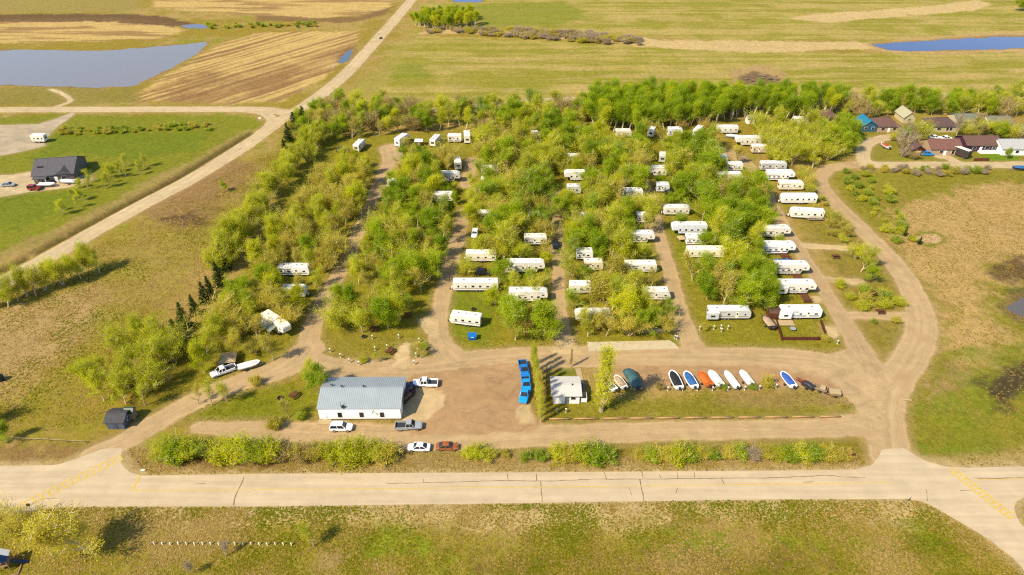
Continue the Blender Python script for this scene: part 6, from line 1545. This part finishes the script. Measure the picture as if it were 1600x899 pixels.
for k, (px, py, h) in enumerate([(1413, 369, 3.2), (1436, 382, 3.0), (1420, 375, 2.2)]): tree_at('spruce', px, py, 'spruce', ['small spruce at the left of the sandy circle', 'small spruce at the near edge of the sandy circle', 'tiny spruce between two others by the sandy circle'][k], None, h, .9)
# hedge between the paved road and the camp
HB = [(256, 712, 4.2, 'yellow'), (274, 716, 4.6, 'green'), (296, 713, 4.4, 'yellow'), (312, 714, 4.0, 'green'), (352, 716, 4.4, 'yellow'), (375, 714, 5.0, 'yellow'), (398, 716, 4.6, 'green'), (420, 714, 4.4, 'yellow'), (440, 716, 3.0, 'brown'), (462, 713, 2.6, 'olive'), (480, 715, 3.2, 'brown'), (500, 714, 3.2, 'olive'), (520, 716, 3.6, 'yellow'), (545, 717, 4.6, 'yellow'), (565, 718, 4.6, 'yellow'), (588, 718, 4.2, 'yellow'), (606, 717, 3.8, 'olive'), (735, 713, 3.0, 'yellow'), (752, 714, 3.2, 'yellow'), (770, 713, 2.0, 'olive'), (790, 713, 1.8, 'olive'), (822, 717, 2.2, 'green'), (845, 718, 2.6, 'green'), (872, 714, 3.6, 'yellow'), (888, 716, 3.6, 'olive'), (908, 717, 3.8, 'yellow'), (928, 719, 4.6, 'green'), (944, 718, 3.4, 'green'), (1000, 716, 2.4, 'olive'), (1018, 717, 3.0, 'green'), (1038, 717, 3.6, 'olive'), (1058, 718, 4.2, 'yellow'), (1076, 717, 3.4, 'green'), (1098, 714, 2.8, 'olive'), (1112, 715, 2.6, 'green'), (1140, 713, 2.8, 'olive'), (1156, 713, 3.0, 'green'), (1176, 714, 2.8, 'grey'), (1196, 714, 3.0, 'olive'), (1214, 715, 3.2, 'yellow'), (1232, 716, 3.4, 'green'), (1250, 716, 3.6, 'yellow'), (1270, 716, 3.8, 'green'), (1290, 716, 3.4, 'olive'), (1308, 716, 3.0, 'olive'), (1324, 715, 2.4, 'orange')]
for k, (px, py, h, mt) in enumerate(HB):
    seg = 'left of the white car' if px < 640 else 'right of the rust-orange car'
    tree_at('bush' if h < 4 or k % 3 else 'willow', px, py, mt, {'yellow': 'yellow-green', 'green': 'fresh green', 'olive': 'olive', 'brown': 'brownish', 'grey': 'grey-brown', 'orange': 'orange-brown'}[mt] + ' bush in the roadside hedge ' + seg + ', ' + (['first', 'second', 'third', 'fourth', 'fifth', 'sixth', 'seventh', 'eighth', 'ninth', 'tenth', 'eleventh', 'twelfth', 'thirteenth', 'fourteenth', 'fifteenth', 'sixteenth', 'seventeenth', 'eighteenth', 'nineteenth', 'twentieth', 'twenty-first', 'twenty-second', 'twenty-third', 'twenty-fourth', 'twenty-fifth', 'twenty-sixth', 'twenty-seventh', 'twenty-eighth', 'twenty-ninth', 'thirtieth'][k if px < 640 else k - 17]) + ' from left', 'roadside hedge ' + seg, h * (1.05 if px < 640 else .86), 1.25 if px < 640 else 1.4)
# poplars round the office
for k in range(11):
    t = k / 10; tree_at('column', 832 + 13 * t + (k % 2), 572 + 88 * t, 'olive' if k % 2 else 'yellow', 'slender columnar poplar in the single-file row left of the office', 'columnar poplars in single file', 8.0 + (k * 37 % 5) * .5, 1.0)
tree_at('column', 940, 643, 'yellow', 'tall lone columnar poplar right of the office', None, 19, 1.35)
tree_at('column', 892, 574, 'brown', 'slim brown budding tree at the top of the boardwalk', None, 6, .8)
# single trees near the building
for px, py, kd, mt, h, lab in [(497, 615, 'maple', 'green', 7.5, 'green tree against the left end of the metal building'), (480, 600, 'poplar', 'yellow', 6, 'yellow-green tree behind the left end of the metal building'),
    (452, 652, 'sparse', 'olive', 6, 'thin budding tree on the grass left of the metal building'), (430, 668, 'bush', 'olive', 3, 'olive bush on the grass strip left of the metal building'), (470, 655, 'bush', 'green', 2.4, 'small green bush left of the building entrance'),
    (331, 634, 'sparse', 'yellow', 6.5, 'thin leaning tree by the entrance road, leftmost'), (355, 628, 'sparse', 'yellow', 6.5, 'thin tree by the entrance road, right of the leaning one'), (310, 632, 'sparse', 'olive', 5, 'small thin tree at the bend of the entrance road'), (400, 600, 'bush', 'olive', 2.6, 'brownish bush along the entrance road'),
    (585, 566, 'sparse', 'yellow', 3.5, 'low spreading young tree on the grass triangle'), (568, 566, 'bush', 'yellow', 1.8, 'low bush at the rim of the grass triangle'), (658, 560, 'sparse', 'olive', 5, 'thin tree on the strip beside the sandy turnout'), (663, 545, 'bush', 'green', 2, 'small green bush on the strip beside the sandy turnout'),
    (808, 525, 'willow', 'orange', 7, 'wide orange-brown budding tree above the main lane'), (862, 527, 'maple', 'green', 6, 'rounded green tree left of the third lane mouth'), (1020, 512, 'maple', 'green', 5.5, 'green tree behind the silvered fence'), (935, 515, 'willow', 'olive', 7, 'large thin budding tree over the lowest trailer right of the third lane'), (910, 512, 'sparse', 'yellow', 7, 'thin pale-branched tree before the lowest trailer right of the third lane'),
    (1100, 515, 'bush', 'olive', 2, 'small bush left of the long shaded trailer'), (1290, 534, 'bush', 'olive', 2, 'brown bush at the corner of the red-brown fence'),
    (1198, 605, 'bush', 'olive', 3.2, 'olive bush in the boat row'), (1128, 607, 'bush', 'green', 1.8, 'small green bush between the white boats'), (1176, 608, 'bush', 'green', 1.8, 'small green bush right of the last white boat'), (1030, 608, 'bush', 'brown', 1.8, 'brown weeds left of the boat row'),
    (1400, 504, 'bush', 'olive', 2, 'small bush on the grass island by the right road'), (1365, 505, 'bush', 'green', 1.5, 'tiny green bush on the grass island'),
    (138, 862, 'poplar', 'olive', 10.5, 'large yellow-green tree on the near grass at lower left'), (38, 838, 'willow', 'olive', 7.5, 'thin olive tree at the lower left road corner'), (72, 846, 'sparse', 'olive', 6.5, 'thin twiggy tree between the corner tree and the large lower left tree'), (8, 826, 'willow', 'olive', 5.5, 'olive shrub at the left edge below the paved road'), (490, 852, 'sparse', 'yellow', 6.2, 'thin young tree alone on the near grass'), (352, 868, 'sparse', 'grey', 3.6, 'bare sapling below the marker posts'), (300, 893, 'sparse', 'grey', 3.6, 'bare sapling at the bottom edge, left'),
    (352, 300, 'maple', 'green', 3.6, 'round green bush beside the dug earth'), (12, 690, 'maple', 'green', 5, 'dark green bush at the left edge by the rail fence'), (-12, 660, 'willow', 'olive', 6, 'olive tree at the left edge')]:
    tree_at(kd, px, py, mt, lab, None, h, 1.1 if kd == 'bush' else (1.4 if h >= 10 else 1.0))
# thin row beside the gravel road on the left
for k in range(18):
    t = k / 17; tree_at('sparse' if k % 3 == 1 else 'poplar', -14 + 162 * t + (k % 3) * 4, 482 - 62 * t + (k * 7 % 5) * 1.6, 'olive' if k % 4 == 0 else 'yellow', ['first', 'second', 'third', 'fourth', 'fifth', 'sixth', 'seventh', 'eighth', 'ninth', 'tenth', 'eleventh', 'twelfth', 'thirteenth', 'fourteenth', 'fifteenth', 'sixteenth', 'seventeenth', 'last'][k] + ' thin budding tree from the left beside the gravel road', 'thin row beside the gravel road', 6.2 + (k % 4) * .8, 1.05)
# left lawn shrubs, far hedges, bluffs
cnt['N1'] = grove([(95,202),(190,199),(330,195),(335,205),(190,209),(95,212)], 40, [('bush', 'olive', 1), ('bush', 'green', 1)], 'low {c} {k} in the hedge across the far lawn', 'hedge across the far lawn', (1.2, 2.2), 2.0, .3, 50, False, (1.2, 1.8))
cnt['N2'] = grove([(110,300),(155,270),(225,255),(230,272),(170,292),(120,330),(90,345)], 18, [('sparse', 'yellow', 2), ('poplar', 'yellow', 1)], 'thin {c} {k} on the lawn right of the grey-roofed house', 'young trees right of the grey-roofed house', (3.5, 5.5), 3.4, .4, 51)
cnt['M1'] = grove([(645,44),(655,32),(740,30),(748,42),(700,50)], 70, [('aspen', 'green', 2), ('aspen', 'yellow', 3)], '{c} {k} in the bluff beyond the hay field', 'aspens of the far bluff', (8, 10.5), 2.3, .4, 52, False)
cnt['M2'] = grove([(640,52),(700,48),(820,46),(900,52),(1005,64),(1000,72),(880,66),(760,56)], 110, [('bush', 'grey', 4), ('bush', 'olive', 1.5), ('bush', 'brown', 1)], '{c} {k} in the brushy strip beyond the hay field', 'brush beyond the hay field', (2, 3.2), 2.4, .4, 53, False, (1.5, 2.2))
cnt['M3'] = grove([(325,40),(500,36),(500,43),(330,46)], 24, [('bush', 'olive', 1), ('bush', 'green', 1)], 'low {c} {k} in the draw between the stubble fields', 'bushes between the stubble fields', (2, 3), 3.0, .4, 54, False)
tree_at('maple', 1592, 18, 'green', 'dense dark green clump at the upper right corner', None, 8, 1.5)
cnt['M4'] = grove([(1150,122),(1220,116),(1226,134),(1165,132)], 14, [('bush', 'grey', 1)], '{c} {k} in the dry hollow beyond the aspen belt', 'brush in the dry hollow', (.8, 1.3), 3, .4, 55, False, (1.6, 2.4))
print('trees', len(TREES), cnt)

# ------------------------------------------------------------------ rough grass: tufts of dry stalks and new growth
def tufts(name, label, poly, n, seed, cols, hgt=(.03, .11), wid=(.1, .3)):
    P = Wp(poly); r = np.random.default_rng(seed); lo = P.min(0); hi = P.max(0)
    X = r.uniform(lo[0], hi[0], n * 2); Y = r.uniform(lo[1], hi[1], n * 2)
    cl = fbm(X * .22, Y * .22, seed, 3); m = (sd_poly(P, X, Y) > 0) & (r.random(n * 2) < .25 + .6 * sstep(.34, .62, cl))
    X, Y = X[m], Y[m]; g, _ = grav_fields(X, Y); pv = sd_poly(PAVW, X, Y); m = (g < -.2) & (pv < -.3); X, Y = X[m][:n], Y[m][:n]; k = len(X)
    z = zfun(X, Y); az = r.uniform(0, 6.283, k); w_ = r.uniform(*wid, k); h = r.uniform(*hgt, k); ln = r.normal(size=(k, 2)) * .06 + np.stack([-np.sin(az), np.cos(az)], 1) * r.uniform(.15, .42, (k, 1)) * np.where(r.random((k, 1)) > .5, 1, -1)
    bx, by = np.cos(az) * w_ / 2, np.sin(az) * w_ / 2
    V = np.stack([np.stack([X - bx, Y - by, z - .02], 1), np.stack([X + bx, Y + by, z - .02], 1), np.stack([X + bx * 1.3 + ln[:, 0], Y + by * 1.3 + ln[:, 1], z + h], 1), np.stack([X - bx * 1.3 + ln[:, 0], Y - by * 1.3 + ln[:, 1], z + h * .8], 1)], 1).reshape(-1, 3)
    me = bpy.data.meshes.new(name); me.vertices.add(4 * k); me.vertices.foreach_set('co', V.astype(np.float32).ravel())
    me.loops.add(4 * k); me.loops.foreach_set('vertex_index', np.arange(4 * k, dtype=np.int32)); me.polygons.add(k); me.polygons.foreach_set('loop_start', (np.arange(k) * 4).astype(np.int32))
    try: me.polygons.foreach_set('loop_total', np.full(k, 4, np.int32))
    except Exception: pass
    cs = np.array([alb(c) for c in cols]); gi_ = np.clip(((fbm(X * .09, Y * .09, seed + 3, 3) - .3) * 2.4 + r.normal(size=k) * .3) * len(cs), 0, len(cs) - 1).astype(int)
    cc = cs[gi_] * r.uniform(1.05, 1.3, (k, 1))
    a = me.attributes.new('Col', 'FLOAT_COLOR', 'POINT'); a.data.foreach_set('color', np.repeat(np.concatenate([cc, np.ones((k, 1))], 1), 4, 0).astype(np.float32).ravel())
    me.update(calc_edges=True); me.materials.append(M_TUFT)
    o = bpy.data.objects.new(name, me); COL.objects.link(o); o['kind'] = 'stuff'; o['label'] = label; o['category'] = 'grass'
m, t, n_, b = newmat('grass_tuft'); M_TUFT = m
at = n_.new('ShaderNodeAttribute'); at.attribute_name = 'Col'; n_.remove(b)
df = n_.new('ShaderNodeBsdfDiffuse'); tl = n_.new('ShaderNodeBsdfTranslucent'); ms = n_.new('ShaderNodeMixShader'); ms.inputs[0].default_value = .4
t.links.new(at.outputs['Color'], df.inputs[0]); t.links.new(at.outputs['Color'], tl.inputs[0]); t.links.new(df.outputs[0], ms.inputs[1]); t.links.new(tl.outputs[0], ms.inputs[2])
t.links.new(ms.outputs[0], [x for x in n_ if x.type == 'OUTPUT_MATERIAL'][0].inputs[0])
TC = [(206, 172, 104), (192, 158, 82), (176, 150, 54), (152, 142, 34), (134, 138, 26)]
tufts('grass', 'rough dry grass of the near roadside verge', [(-40,790),(800,784),(1440,780),(1600,880),(1640,920),(-60,920)], 60000, 1, TC)
tufts('grass', 'dry grass of the strip between hedge and paved road', [(195,700),(1345,700),(1355,735),(230,742)], 9000, 2, TC[:3])
tufts('grass', 'rough pasture grass right of the access road', [(1420,560),(1480,500),(1400,400),(1320,300),(1620,270),(1640,728),(1500,728),(1415,690)], 26000, 3, TC[1:4], (.03, .12), (.12, .36))
tufts('grass', 'rough grass of the clearing left of the camp', [(440,225),(470,240),(330,440),(260,560),(150,660),(-40,690),(-40,480),(150,385),(300,300)], 46000, 4, TC, (.03, .12), (.12, .36))
tufts('grass', 'grass between the campground trees and lots', [(480,240),(1120,230),(1320,545),(1340,640),(850,660),(500,664),(280,660),(330,560)], 40000, 5, TC[1:], (.03, .12))
